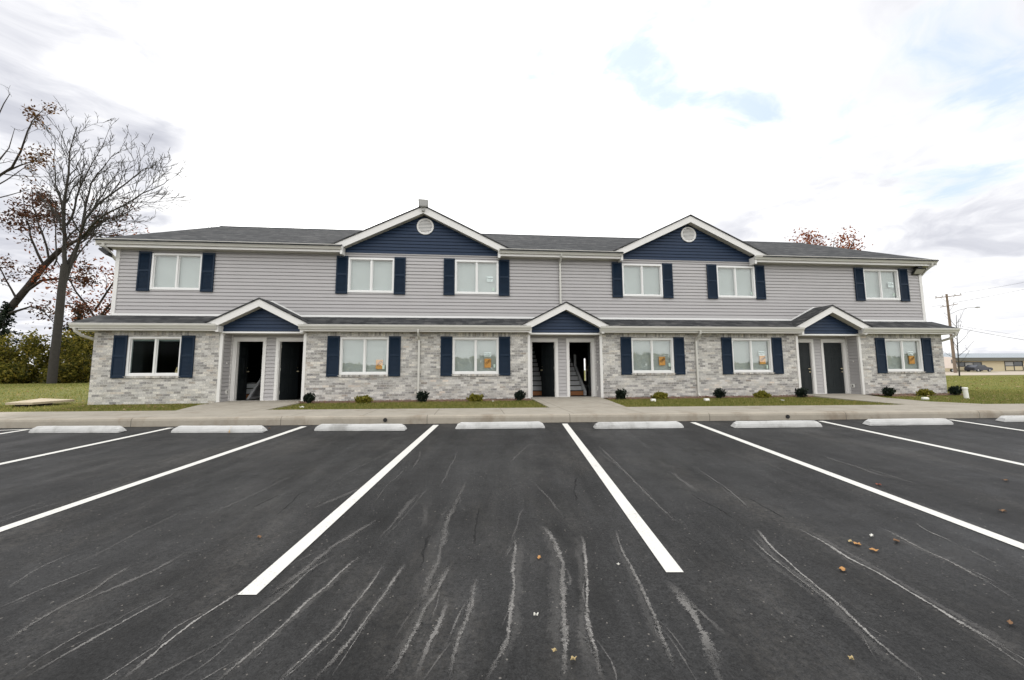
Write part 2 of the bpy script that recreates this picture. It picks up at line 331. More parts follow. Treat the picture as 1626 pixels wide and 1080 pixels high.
leafy('leaf_litter', [(0.1, (0.16, 0.09, 0.04)), (0.5, (0.27, 0.18, 0.09)), (0.85, (0.38, 0.28, 0.16)), (1.0, (0.45, 0.36, 0.22))], 0.2)
leafy('mulch_chip', [(0.1, (0.10, 0.05, 0.035)), (0.5, (0.22, 0.12, 0.085)), (0.85, (0.33, 0.21, 0.15)), (1.0, (0.42, 0.32, 0.25))], 0.0)
simple('mulch_base', (0.15, 0.088, 0.06), 0.95, 0.4, 14.0, bmp=0.6)
simple('bark_grey', (0.038, 0.034, 0.030), 0.95, 0.35, 4.0, bmp=0.6, bscale=14.0)
simple('bark_dark', (0.030, 0.024, 0.020), 0.95, 0.3, 4.0, bmp=0.5, bscale=14.0)
simple('leaf_dry_orange', (0.42, 0.22, 0.075), 0.7, 0.3, 40.0)
simple('leaf_dry_brown', (0.20, 0.11, 0.055), 0.8, 0.3, 40.0)
simple('leaf_dry_red', (0.25, 0.07, 0.035), 0.8, 0.3, 40.0)
simple('leaf_dry_pale', (0.48, 0.38, 0.2), 0.8, 0.2, 40.0)
simple('scrap_white', (0.66, 0.65, 0.60), 0.7, 0.15, 60.0)

def glass_mat(name, refl, tint):
    t = material(name); tr = t.node('ShaderNodeBsdfTransparent'); tr.inputs[0].default_value = (*tint, 1)
    gl = t.node('ShaderNodeBsdfGlossy'); gl.inputs['Roughness'].default_value = 0.0; gl.inputs['Color'].default_value = (0.96, 0.975, 0.97, 1)
    bmp = t.node('ShaderNodeBump'); bmp.inputs['Strength'].default_value = 0.04; bmp.inputs['Distance'].default_value = 0.02
    t.put(bmp.inputs['Height'], t.noise(t.pos(), 1.8, 2.0)); t.l.new(bmp.outputs[0], gl.inputs['Normal'])
    ge = t.node('ShaderNodeNewGeometry'); c = t.m('ABSOLUTE', t.vm('DOT_PRODUCT', ge.outputs['Incoming'], ge.outputs['Normal']))
    f = t.m('ADD', refl, t.m('MULTIPLY', t.m('POWER', t.m('SUBTRACT', 1.0, c), 5.0), 1.0-refl))
    mx = t.node('ShaderNodeMixShader'); t.put(mx.inputs[0], f)
    t.l.new(tr.outputs[0], mx.inputs[1]); t.l.new(gl.outputs[0], mx.inputs[2]); t.l.new(mx.outputs[0], t.out.inputs[0])
glass_mat('glass', 0.075, (0.945, 0.965, 0.96)); glass_mat('glass_dark', 0.0015, (0.8, 0.85, 0.85))
simple('blind', (0.49, 0.515, 0.505), 0.6, 0.03, 2.0)
# ------------------------------------------------------------------ mesh helpers
class MB:
    def __init__(s): s.v = []; s.f = []
    def quad(s, *p):
        i = len(s.v); s.v += [tuple(q) for q in p]; s.f.append(tuple(range(i, i+len(p))))
    def box(s, x0, x1, y0, y1, z0, z1):
        i = len(s.v)
        s.v += [(x0,y0,z0),(x1,y0,z0),(x1,y1,z0),(x0,y1,z0),(x0,y0,z1),(x1,y0,z1),(x1,y1,z1),(x0,y1,z1)]
        s.f += [tuple(i+k for k in q) for q in ((0,3,2,1),(4,5,6,7),(0,1,5,4),(1,2,6,5),(2,3,7,6),(3,0,4,7))]
        return s
    def prism(s, poly, vec):
        i = len(s.v); n = len(poly); vx, vy, vz = vec
        s.v += [tuple(p) for p in poly] + [(p[0]+vx, p[1]+vy, p[2]+vz) for p in poly]
        s.f.append(tuple(range(i, i+n))); s.f.append(tuple(range(i+2*n-1, i+n-1, -1)))
        for k in range(n):
            a, b = i+k, i+(k+1) % n; s.f.append((a, b, b+n, a+n))
        return s
    def tube(s, pts, rad, sides=8, caps=True, squash=None):
        pts = [Vector(p) for p in pts]; n = len(pts)
        if isinstance(rad, (int, float)): rad = [rad]*n
        i = len(s.v); a = None
        for k in range(n):
            t = (pts[min(k+1, n-1)] - pts[max(k-1, 0)]).normalized()
            if a is None:
                a = t.cross(Vector((0, 0, 1)) if abs(t.z) < 0.9 else Vector((0, 1, 0))).normalized()
            else:
                a = (a - t*a.dot(t)).normalized()
            b = t.cross(a)
            for q in range(sides):
                an = 2*math.pi*(q+0.5)/sides; ca, sa = math.cos(an), math.sin(an)
                s.v.append(tuple(pts[k] + (a*ca + b*sa)*rad[k]))
        for k in range(n-1):
            for q in range(sides):
                c0 = i+k*sides+q; c1 = i+k*sides+(q+1) % sides
                s.f.append((c0, c1, c1+sides, c0+sides))
        if caps:
            s.f.append(tuple(i+q for q in range(sides-1, -1, -1))); s.f.append(tuple(i+(n-1)*sides+q for q in range(sides)))
        return s
    def lathe(s, prof, c, n=16):
        i = len(s.v)
        for r, z in prof:
            for q in range(n):
                an = 2*math.pi*q/n; s.v.append((c[0]+r*math.cos(an), c[1]+r*math.sin(an), c[2]+z))
        for k in range(len(prof)-1):
            for q in range(n):
                a, b = i+k*n+q, i+k*n+(q+1) % n; s.f.append((a, b, b+n, a+n))
        s.f.append(tuple(i+q for q in range(n-1, -1, -1))); s.f.append(tuple(i+(len(prof)-1)*n+q for q in range(n)))
        return s
    def moved(s, mat):
        s.v = [tuple(mat @ Vector(p)) for p in s.v]; return s
    def mesh(s, name, smooth=False):
        m = bpy.data.meshes.new(name); m.from_pydata(s.v, [], s.f); m.update()
        bm = bmesh.new(); bm.from_mesh(m); bmesh.ops.recalc_face_normals(bm, faces=bm.faces); bm.to_mesh(m); bm.free()
        if smooth: m.polygons.foreach_set('use_smooth', [True]*len(m.polygons))
        return m

OFF = {}
def empty(name, loc):
    o = bpy.data.objects.new(name, None); o.empty_display_size = 0.2; C.collection.objects.link(o); o.location = loc
    OFF[o] = Vector(loc); return o
def add(name, mesh, mat, parent=None, at=(0, 0, 0), bevel=0.0, smooth=False):
    """link ONE mesh object; the mesh is in world metres unless 'at' gives its own origin"""
    if isinstance(mesh, MB): mesh = mesh.mesh(name, smooth)
    if mat and not mesh.materials: mesh.materials.append(MATS[mat])
    o = bpy.data.objects.new(name, mesh); C.collection.objects.link(o); at = Vector(at); OFF[o] = at
    if parent: o.parent = parent; o.location = at - OFF[parent]
    else: o.location = at
    if bevel:
        b = o.modifiers.new('bevel', 'BEVEL'); b.width = bevel; b.segments = 2; b.limit_method = 'ANGLE'
    return o
def tag(o, label, cat, group=None):
    o['label'] = label; o['category'] = cat
    if group: o['group'] = group
    return o
def struct(o, kind='structure'): o['kind'] = kind; return o
def recenter(o):
    """put a one-mesh thing's origin at the middle of its base"""
    me = o.data; n = len(me.vertices); a = np.empty(n*3); me.vertices.foreach_get('co', a); a = a.reshape(-1, 3)
    c = np.array([(a[:, 0].min()+a[:, 0].max())/2, (a[:, 1].min()+a[:, 1].max())/2, a[:, 2].min()])
    me.vertices.foreach_set('co', (a-c).ravel()); me.update(); o.location = o.location + Vector(c); OFF[o] = Vector(o.location)
    return o
def mesh_np(name, verts, faces_n, mat):
    """fast mesh of independent polygons, faces_n corners each"""
    n = len(verts); m = bpy.data.meshes.new(name); k = n//faces_n
    m.vertices.add(n); m.vertices.foreach_set('co', np.asarray(verts, np.float32).ravel())
    m.loops.add(n); m.loops.foreach_set('vertex_index', np.arange(n, dtype=np.int32))
    m.polygons.add(k); m.polygons.foreach_set('loop_start', np.arange(0, n, faces_n, dtype=np.int32))
    m.update(calc_edges=True); m.validate(); m.materials.append(MATS[mat]); return m

# ------------------------------------------------------------------ ground, parking lot, kerb, sidewalk
GZ = 0.47                                     # lawn and walk level; the lot falls away from the building
SA, SB = 0.03766, 0.0035
def lot(x, y): return SA*y + SB*x
KS = -0.068                                   # the kerb runs slightly skew to the front wall
def kerb_y(x): return 8.69 + KS*x
KD = Vector((1, KS, 0)).normalized(); KN = Vector((-KS, 1, 0)).normalized()
SD = Vector((0.1054, 1.0, 0)).normalized()    # direction of the stall lines
SW = 1.60                                     # sidewalk width

def hill(x, y):
    r = min(max((y-44)/30.0, 0), 1); r = r*r*(3-2*r)*0.22 if x > 18 else 0.0
    return GZ - 0.012 + r + 0.02*math.sin(x*0.4+1)*math.sin(y*0.3)*min(max((y-14)/8, 0), 1)
xs = [-700, -300, -120, -80] + list(np.arange(-60, 110, 2.5)) + [140, 300, 800]
vv = [-500, -150, -60, -30, -10, -0.03, 0.06] + list(np.arange(1.7, 40, 2.5)) + list(np.arange(42, 90, 4)) + [110, 160, 300, 800]
g = MB(); nx_ = len(xs)
for v in vv:
    for x in xs:
        y = kerb_y(max(min(x, 60), -60)) + v
        g.v.append((x, y, (lot(max(min(x, 60), -60), max(y, -60)) - 0.08) if v < 0 else hill(x, y)))
for j in range(len(vv)-1):
    for i in range(nx_-1):
        a = j*nx_+i; g.f.append((a, a+1, a+1+nx_, a+nx_))
struct(add('ground', g, 'lawn_soil'))

m = MB(); X0, X1 = -46.0, 46.0
cols = list(np.linspace(X0, X1, 24))
for j, v in enumerate((-42.0, -20.0, -8.0, 0.02)):
    for x in cols:
        y = kerb_y(x)+v; m.v.append((x, y, lot(x, y)))
for j in range(3):
    for i in range(len(cols)-1):
        a = j*len(cols)+i; m.f.append((a, a+1, a+1+len(cols), a+len(cols)))
lot_o = struct(add('parking_lot', m, 'asphalt'))

def ribbon(mb, cov, stg, pts, width, z, strength, wob=0.35, seed=0):
    r = random.Random(seed); P = [Vector((x, y, 0)) for x, y in pts]; Q = []
    for a, b in zip(P, P[1:]):
        n = max(2, int((b-a).length/0.035)); Q += [a.lerp(b, k/n) for k in range(n)]
    Q.append(P[-1]); S = [q.copy() for q in Q]
    for it in range(6): S = [S[0]] + [(S[k-1]+S[k]*2+S[k+1])/4 for k in range(1, len(S)-1)] + [S[-1]]
    i0 = len(mb.v); w = 1.0; n = len(S); jx = 0.0
    for k, q in enumerate(S):
        t = (S[min(k+1, n-1)]-S[max(k-1, 0)]).normalized(); nn = Vector((-t.y, t.x, 0))
        jx = jx*0.62 + r.uniform(-1, 1)*width*wob; w = w*0.72 + 0.28*r.uniform(0.05, 1.95)
        c = q + nn*jx; e = min(1, k/6, (n-1-k)/6)*strength
        for o, cv in ((-1.6, 0.0), (0, 1.0), (1.6, 0.0)):
            pp = c + nn*o*width*w; mb.v.append((pp.x, pp.y, lot(pp.x, pp.y)+z)); cov.append(cv); stg.append(e)
    for k in range(n-1):
        a = i0+3*k
        mb.f += [(a, a+1, a+4, a+3), (a+1, a+2, a+5, a+4)]
def ribbons(name, items, mat, z, wob):
    mb = MB(); cov = []; stg = []
    for k, (pts, wd, st) in enumerate(items): ribbon(mb, cov, stg, pts, wd, z, st, wob, k+5)
    me = bpy.data.meshes.new(name); me.from_pydata(mb.v, [], mb.f); me.update()
    for nm, arr in (('cover', cov), ('strength', stg)):
        at = me.attributes.new(nm, 'FLOAT', 'POINT'); at.data.foreach_set('value', arr)
    return struct(add(name, me, mat, lot_o), 'stuff')
STREAKS=[([(-1.381,2.816),(-1.436,2.685),(-1.484,2.568),(-1.515,2.442),(-1.542,2.319),(-1.531,2.255),(-1.549,2.169),(-1.555,2.095)],0.013,0.9),([(-1.484,2.568),(-1.568,2.497),(-1.592,2.42),(-1.583,2.356),(-1.549,2.298)],0.01,0.7),([(-1.795,2.811),(-1.839,2.677),(-1.871,2.609),(-1.902,2.508),(-1.93,2.416),(-1.963,2.301),(-2.0,2.213),(-2.004,2.147)],0.015,0.5),([(-1.947,2.564),(-2.003,2.519),(-2.033,2.45),(-2.056,2.342),(-2.076,2.245),(-2.067,2.154)],0.012,0.45),([(-2.337,3.247),(-2.366,3.106),(-2.349,2.938),(-2.327,2.821),(-2.373,2.706),(-2.387,2.573),(-2.352,2.45),(-2.338,2.383)],0.017,0.35),([(-2.543,3.227),(-2.579,3.11),(-2.635,2.987),(-2.686,2.875),(-2.697,2.755),(-2.725,2.737)],0.012,0.45),([(-2.916,3.424),(-2.959,3.252),(-2.957,3.132),(-2.895,2.981),(-2.915,2.917)],0.013,0.35),([(-0.993,3.151),(-1.091,2.953),(-1.117,2.755),(-1.162,2.587),(-1.198,2.472),(-1.244,2.326),(-1.29,2.25)],0.017,0.5),([(-0.797,3.129),(-0.864,2.953),(-0.917,2.713),(-0.975,2.603),(-0.978,2.48),(-1.019,2.389),(-1.044,2.263),(-1.09,2.178),(-1.107,2.087),(-1.125,2.035)],0.016,1.0),([(-0.603,2.987),(-0.62,2.786),(-0.662,2.587),(-0.692,2.466),(-0.714,2.312),(-0.781,2.209),(-0.805,2.112),(-0.856,2.017)],0.013,0.85),([(-0.458,2.984),(-0.504,2.752),(-0.539,2.537),(-0.577,2.388),(-0.617,2.218),(-0.66,2.096),(-0.702,2.0)],0.016,0.8),([(-0.135,2.948),(-0.193,2.675),(-0.27,2.42),(-0.299,2.253),(-0.345,2.074),(-0.375,1.965)],0.021,0.55),([(-0.139,2.568),(-0.148,2.374),(-0.213,2.188),(-0.234,2.051),(-0.246,1.952)],0.022,0.5),([(0.037,2.782),(0.012,2.552),(-0.025,2.329),(-0.075,2.133),(-0.092,1.935)],0.023,0.45),([(0.35,3.315),(0.337,3.135),(0.275,2.816),(0.279,2.651),(0.231,2.466),(0.209,2.232),(0.153,2.084),(0.11,1.992),(0.064,1.918)],0.02,0.7),([(0.614,3.489),(0.641,3.229),(0.649,2.939),(0.596,2.687),(0.529,2.377),(0.507,2.248),(0.452,2.032),(0.406,1.881)],0.033,0.65),([(0.887,3.283),(0.832,2.986),(0.751,2.67),(0.66,2.363),(0.626,2.26),(0.618,2.164),(0.605,2.067),(0.603,1.967),(0.583,1.862)],0.019,0.75),([(0.547,2.207),(0.583,2.156),(0.605,2.067)],0.017,0.5),([(1.183,3.335),(1.104,2.933),(1.068,2.582),(1.016,2.297),(0.969,2.059),(0.939,1.894)],0.017,0.55),([(1.252,2.58),(1.242,2.357),(1.217,2.171),(1.179,2.026),(1.138,1.864)],0.051,0.45),([(2.362,3.238),(2.235,2.911),(2.216,2.8),(2.182,2.64),(2.157,2.479),(2.125,2.337),(2.118,2.25),(2.079,2.121),(2.052,2.028),(2.024,1.912),(2.01,1.817),(2.013,1.737)],0.017,0.8),([(2.192,3.064),(2.135,2.831),(2.121,2.686),(2.103,2.537),(2.106,2.402),(2.061,2.271),(2.117,2.279)],0.012,0.7),([(2.698,3.2),(2.7,2.932),(2.66,2.709),(2.68,2.566),(2.663,2.407),(2.648,2.265),(2.639,2.18),(2.631,2.087),(2.618,1.99),(2.606,1.902),(2.629,1.837)],0.017,0.95),([(3.392,3.122),(3.364,2.947),(3.307,2.735),(3.318,2.595),(3.305,2.517),(3.246,2.394),(3.265,2.333)],0.017,0.9),([(3.782,3.199),(3.672,2.979),(3.706,2.922),(3.653,2.814)],0.015,0.8),([(2.012,6.235),(1.878,4.766),(1.819,4.119),(1.756,3.422)],0.022,0.3),([(2.846,4.918),(2.748,4.209),(2.592,3.608)],0.015,0.25),([(-0.06,4.751),(-0.211,3.71),(-0.23,2.962),(-0.301,2.511)],0.031,0.25),([(-0.822,3.779),(-1.056,3.282),(-1.122,2.939),(-1.228,2.704)],0.031,0.3),([(-2.095,3.348),(-2.135,3.05),(-2.255,2.848),(-2.321,2.672)],0.022,0.25)]
CRACKS=[([(-0.337,3.471),(-0.356,3.307),(-0.35,3.155),(-0.329,2.891)],0.01),([(0.086,3.97),(0.037,3.551),(0.022,3.187)],0.008),([(-1.671,4.617),(-1.798,4.612),(-1.762,4.102),(-1.765,3.94)],0.008),([(-1.986,4.604),(-2.036,4.379),(-2.089,4.139)],0.007),([(-1.708,3.457),(-1.765,3.37)],0.008),([(-1.722,3.214),(-1.746,3.129)],0.006),([(1.244,4.778),(1.105,4.347),(1.032,3.986)],0.01),([(2.28,4.114),(2.266,3.888),(2.315,3.757),(2.303,3.44)],0.008),([(2.721,4.015),(2.788,3.872),(2.763,3.666),(2.745,3.344)],0.008),([(3.522,3.923),(3.487,3.706)],0.007)]
LEAVES=[(-1.677,3.507,'b'),(2.467,2.568,'o'),(2.936,2.782,'o'),(2.892,2.925,'y'),(2.906,2.882,'o'),(3.254,2.895,'b'),(4.45,4.096,'r'),(6.013,4.069,'b'),(0.482,2.944,'o'),(-1.861,8.224,'r'),(0.487,1.994,'y'),(4.82,3.311,'b'),(0.361,2.332,'w'),(1.789,1.858,'y'),(3.148,2.992,'w'),(-4.034,8.567,'b'),(0.406,2.055,'y'),(1.007,2.792,'w'),(2.861,1.99,'b')]
BARE=[([(-37.36,39.8,0.43),(-37.33,39.75,2.67),(-37.31,39.76,6.09),(-37.32,39.73,8.99),(-37.3,39.75,11.35)],0.44,0.3),([(-37.35,39.8,11.36),(-37.58,39.85,13.76),(-37.32,39.3,15.43),(-37.22,38.95,17.0),(-36.7,38.56,19.48),(-37.02,38.83,21.65),(-36.72,38.64,23.15),(-36.33,38.43,23.99)],0.24,0.03),([(-37.32,39.8,8.89),(-37.13,40.1,11.14),(-36.7,40.08,13.55),(-35.17,38.8,15.31),(-34.71,39.2,16.89),(-33.54,39.18,18.03),(-32.51,39.34,19.11),(-30.75,38.92,20.42),(-29.97,39.08,20.7)],0.24,0.03),([(-37.46,40.0,11.11),(-37.06,40.22,12.68),(-36.67,40.23,14.03),(-32.73,37.8,15.53),(-31.44,38.09,16.54),(-30.06,38.3,17.77),(-28.09,37.77,18.54),(-27.87,38.08,19.17)],0.18,0.03),([(-37.6,39.8,14.99),(-37.29,39.91,15.83),(-36.84,39.67,17.64),(-35.83,39.11,19.48),(-35.68,39.55,21.32),(-35.07,39.51,22.63),(-34.92,39.78,24.11)],0.14,0.025),([(-37.15,40.8,15.53),(-37.42,41.25,17.99),(-37.38,41.51,19.95),(-37.47,42.02,21.04),(-36.19,41.89,22.92),(-35.39,42.25,24.21)],0.15,0.025),([(-37.82,39.8,16.55),(-38.27,39.73,17.61),(-39.33,40.26,19.25),(-40.15,40.71,21.73),(-39.66,40.23,22.8),(-39.43,39.79,23.86)],0.1,0.02),([(-38.22,40.3,15.31),(-39.07,39.96,16.57),(-40.42,40.52,17.88)],0.09,0.02),([(-37.18,41.3,16.54),(-36.38,41.22,18.02),(-35.28,41.38,20.65),(-33.84,41.14,21.6)],0.09,0.02),([(-36.14,39.8,15.66),(-36.17,39.81,16.62),(-36.53,39.67,18.77)],0.08,0.02),([(-34.08,39.8,18.29),(-32.95,39.62,20.03),(-32.59,39.72,21.57)],0.06,0.02),([(-37.86,39.8,21.35),(-37.35,39.9,22.41),(-37.6,40.39,23.5)],0.05,0.015)]
LEAN=[([(-48.49,45.0,3.01),(-48.28,45.07,5.65),(-47.87,45.24,6.92),(-47.11,45.39,8.22),(-46.02,45.58,10.32),(-44.79,45.65,12.62),(-43.29,45.52,14.38)],0.62,0.36),([(-42.8,45.0,14.23),(-41.99,45.22,15.03),(-41.07,45.5,15.86),(-38.91,45.0,17.59),(-38.01,45.4,18.14),(-36.8,45.47,18.39)],0.3,0.06),([(-46.05,45.5,9.87),(-45.0,45.71,11.06),(-43.05,45.42,11.2),(-42.3,45.76,11.47),(-40.92,45.83,11.16),(-39.44,45.62,10.78)],0.26,0.05),([(-46.27,44.5,7.42),(-44.13,44.06,8.04),(-43.27,44.42,7.77),(-42.56,44.91,6.5)],0.22,0.05),([(-44.16,45.0,12.46),(-44.4,44.59,13.55),(-45.58,44.89,15.52),(-46.6,45.0,18.39),(-46.84,44.91,20.11)],0.18,0.04),([(-43.77,45.0,13.16),(-43.72,44.65,14.45),(-44.2,44.44,15.93),(-46.48,45.6,19.0),(-47.04,45.87,21.09)],0.15,0.04),([(-42.25,46.0,8.72),(-41.47,46.37,8.61),(-40.06,45.92,7.85)],0.09,0.03),([(-46.35,45.0,9.0),(-47.57,45.11,10.88),(-47.83,44.66,12.12),(-49.05,44.88,13.01)],0.16,0.04),([(-42.86,44.6,12.38),(-42.53,44.5,13.05),(-42.94,44.73,14.32),(-43.84,45.0,18.49),(-45.37,45.48,19.89)],0.12,0.03)]
UPPER=[([(-34.08,30.0,1.14),(-34.57,30.0,6.18),(-34.87,30.1,9.68),(-34.59,30.06,12.79)],0.5,0.3),([(-34.76,30.0,9.65),(-33.57,29.75,13.59),(-32.85,30.0,15.16),(-32.31,30.1,15.83),(-31.33,29.63,16.83),(-30.76,29.33,18.11),(-30.45,29.24,18.91),(-30.03,29.35,19.74)],0.24,0.03),([(-33.02,30.5,15.71),(-31.87,30.16,16.01),(-30.62,29.7,16.18),(-30.05,30.07,17.27)],0.1,0.02),([(-32.88,29.5,14.78),(-32.21,29.31,15.89),(-32.32,29.77,17.09),(-32.49,30.17,18.79)],0.1,0.02),([(-34.51,30.0,12.76),(-34.05,29.9,16.38),(-33.5,29.87,18.71),(-33.23,30.0,20.48),(-32.92,30.02,21.26)],0.16,0.03)]

def with_branches(items):
    """each dried trickle throws off thin side runs that rejoin or die out"""
    r = random.Random(41); out = []
    for pts, wd, st in items:
        out.append((pts, wd*0.6, min(0.98, 0.05+1.0*st)))
        P = [Vector((x, y, 0)) for x, y in pts]; L = sum((b-a).length for a, b in zip(P, P[1:]))
        for k in range(int(1+L*1.6)):
            i = r.randrange(len(P)-1); a = P[i].lerp(P[i+1], r.random()); t = (P[i+1]-P[i]).normalized(); nn = Vector((-t.y, t.x, 0))*r.choice((-1, 1))
            l = r.uniform(0.12, 0.5); o = r.uniform(0.02, 0.07)
            q = [a, a+t*l*0.3+nn*o*0.8, a+t*l*0.65+nn*o*1.1, a+t*l+nn*o*r.choice((0.1, 1.5))]
            out.append(([(v.x, v.y) for v in q], wd*r.uniform(0.18, 0.34), min(0.9, st*r.uniform(0.5, 0.95))))
        if L > 0.8:
            off = r.uniform(-0.05, 0.05); out.append(([(x+off, y+r.uniform(-.02, .02)) for x, y in pts], wd*1.5, st*0.16))
    for k in range(26):                       # faint drag marks further up the stalls
        x = r.uniform(-4.5, 5.5); y = r.uniform(2.6, 6.2); l = r.uniform(0.5, 1.7); a = r.gauss(0.10, 0.12)
        out.append(([(x+math.sin(a)*l*f+r.gauss(0, 0.012), y+l*f) for f in (0, .25, .5, .75, 1)], r.uniform(0.006, 0.03), r.uniform(0.06, 0.22)))
    return out
ribbons('water_residue', with_branches(STREAKS), 'residue', 0.003, 0.30)
ribbons('asphalt_cracks', [(p, wd, 0.9) for p, wd in CRACKS], 'crack_dark', 0.002, 0.8)

# painted stall lines
line_x = [-11.62, -8.86, -6.093, -3.431, -0.736, 1.951, 4.681, 7.46, 10.335, 13.1]
line_len = [6.0, 6.0, 6.0, 6.0, 5.88, 5.74, 5.9, 5.9, 5.9, 5.9]
for x, L in zip(line_x, line_len):
    k = MB(); a = Vector((x, 8.47 + KS*(x-0.6), 0)); b = a - SD*L; s = Vector((SD.y, -SD.x, 0))*0.058
    q = 14
    for i in range(q):
        p0, p1 = a.lerp(b, i/q), a.lerp(b, (i+1)/q)
        if i == 0: e = KD*0.058
        k.v += [(p.x, p.y, lot(p.x, p.y)+0.0045) for p in (p0-s, p0+s, p1+s, p1-s)] ; k.f.append((4*i, 4*i+1, 4*i+2, 4*i+3))
    struct(add('parking_line', k, 'line_paint'))
k = MB(); pts = [(-8.75, 9.13), (-8.87, 9.06), (-13.2, 8.42), (-13.2, 8.54)]
k.v = [(x, y, lot(x, y)+0.0085) for x, y in pts]; k.f = [(0, 1, 2, 3)]
struct(add('parking_line', k, 'line_paint'))

# kerb with a rounded nose, then the sidewalk slab and the three entrance walks
k = MB(); KX = list(np.arange(-46, 46.1, 2.0)); prof = [(0.0, -0.3), (0.0, None), (0.012, 0.478), (0.035, 0.497), (0.07, 0.503), (0.155, 0.500), (0.155, 0.1)]
for x in KX:
    for d, z in prof:
        b = Vector((x, kerb_y(x), 0)) + KN*d
        k.v.append((b.x, b.y, lot(x, kerb_y(x))-0.15 if z == -0.3 else (0.44 if z is None else z)))
n = len(prof)
for i in range(len(KX)-1):
    for j in range(n-1):
        a = i*n+j; k.f.append((a, a+n, a+n+1, a+1))
kerb_o = struct(add('kerb', k, 'concrete_kerb'))
for i, (x, z) in enumerate(((-1.82, 0.415), (6.887, 0.41))):
    c = Vector((x, kerb_y(x), z)); t = MB().tube([c-KN*0.02, c+KN*0.08], 0.042, 12)
    add('drain_outlet', t, 'fixture_black', kerb_o)
k = MB()
for x in KX:
    for d, z in ((0.16, 0.2), (0.16, 0.496), (SW+0.1, 0.489), (SW+0.1, 0.2)):
        b = Vector((x, kerb_y(x), 0)) + KN*d; k.v.append((b.x, b.y, z))
for i in range(len(KX)-1):
    for j in range(3):
        a = i*4+j; k.f.append((a, a+4, a+5, a+1))
walk_o = struct(add('sidewalk', k, 'concrete_walk'))
def sw_back(x): return kerb_y(x) + SW + 0.1
WALKS = [[(-7.35, 'b'), (-7.9, 12.6), (-8.0, 13.62), (-8.0, 14.12), (-5.45, 14.12), (-5.45, 13.62), (-5.25, 12.9), (-5.15, 'b')],
         [(2.0, 'b'), (2.02, 13.62), (2.02, 14.12), (4.47, 14.12), (4.47, 13.62), (4.35, 12.6), (3.98, 'b')],
         [(11.45, 'b'), (11.75, 11.6), (12.06, 13.3), (12.06, 14.12), (14.5, 14.12), (14.5, 13.6), (13.55, 12.0), (13.15, 10.4), (13.6, 'b')]]
for wpts in WALKS:
    top = [(x, sw_back(x)-0.03 if y == 'b' else y) for x, y in wpts]
    add('entrance_walk', MB().prism([(x, y, 0.2) for x, y in top], (0, 0, 0.2925)), 'concrete_walk', walk_o)

# ------------------------------------------------------------------ the apartment building
YB, YU = 13.63, 14.14                         # brick face, siding face (the upper wall sits half a metre back)
XL, XR, YBACK, XM = -11.74, 18.09, 25.9, 3.2
UNITS = [-6.72, 3.24, 13.28]; RW = 1.27       # centres of the three entrances and half width of their recess
LWIN = [-9.97, -3.55, 0.128, 6.41, 10.2, 16.39]
UWIN = [-9.85, -3.527, 0.161, 6.356, 10.10, 16.30]
LZ0, LZ1, UZ0, UZ1, WH = 1.33, 2.565, 4.169, 5.414, 0.785
B = empty('apartment_building', (XM, YB, GZ))
tag(B, 'long two-storey grey-sided apartment building with grey brick ground floor and navy gables', 'apartment building')

def wall_grid(mb, x0, x1, z0, z1, yf, yb, openings):
    X = sorted({x0, x1, *[v for o in openings for v in o[:2]]}); Zs = sorted({z0, z1, *[v for o in openings for v in o[2:]]})
    X = [v for v in X if x0 <= v <= x1]; Zs = [v for v in Zs if z0 <= v <= z1]
    def solid(i, j):
        if not (0 <= i < len(X)-1 and 0 <= j < len(Zs)-1): return False
        cx, cz = (X[i]+X[i+1])/2, (Zs[j]+Zs[j+1])/2
        return not any(o[0] < cx < o[1] and o[2] < cz < o[3] for o in openings)
    for i in range(len(X)-1):
        for j in range(len(Zs)-1):
            if not solid(i, j): continue
            a, b, c, d = X[i], X[i+1], Zs[j], Zs[j+1]
            mb.quad((a,yf,c),(b,yf,c),(b,yf,d),(a,yf,d)); mb.quad((b,yb,c),(a,yb,c),(a,yb,d),(b,yb,d))
            if not solid(i-1, j): mb.quad((a,yb,c),(a,yf,c),(a,yf,d),(a,yb,d))
            if not solid(i+1, j): mb.quad((b,yf,c),(b,yb,c),(b,yb,d),(b,yf,d))
            if not solid(i, j-1): mb.quad((a,yb,c),(b,yb,c),(b,yf,c),(a,yf,c))
            if not solid(i, j+1): mb.quad((a,yf,d),(b,yf,d),(b,yb,d),(a,yb,d))
    return mb
def wall(name, mat, *a):
    mb = wall_grid(MB(), *a); me = bpy.data.meshes.new(name); me.from_pydata(mb.v, [], mb.f); me.update(); return add(name, me, mat, B)

# brick panels between the recesses
edges = [XL, UNITS[0]-RW, UNITS[0]+RW, UNITS[1]-RW, UNITS[1]+RW, UNITS[2]-RW, UNITS[2]+RW, XR]
for a, b in zip(edges[0::2], edges[1::2]):
    ops = [(c-WH, c+WH, LZ0-0.002, LZ1+0.002) for c in LWIN if a < c < b]
    wall('brick_wall', 'brick', a, b, 0.30, 2.755, YB, YB+0.13, ops); wall('frame_wall', 'drywall_shaded', a, b, 0.30, 2.755, YB+0.132, YU+0.028, ops)
for c in LWIN:
    add('brick_sill', MB().prism([(c-WH-0.04, YB-0.035, 1.262), (c-WH-0.04, YB-0.045, 1.318), (c-WH-0.04, YB+0.05, 1.328), (c-WH-0.04, YB+0.05, 1.262)], (2*WH+0.08, 0, 0)), 'brick_upright', B)
    add('brick_lintel', MB().box(c-1.2, c+1.2, YB-0.004, YB+0.04, 2.612, 2.742), 'brick_upright', B)
for x0, x1 in ((XL, XL+0.12), (XR-0.12, XR)):
    add('brick_wall', MB().box(x0, x1, YU+0.002, YBACK, 0.30, 2.755), 'brick', B)

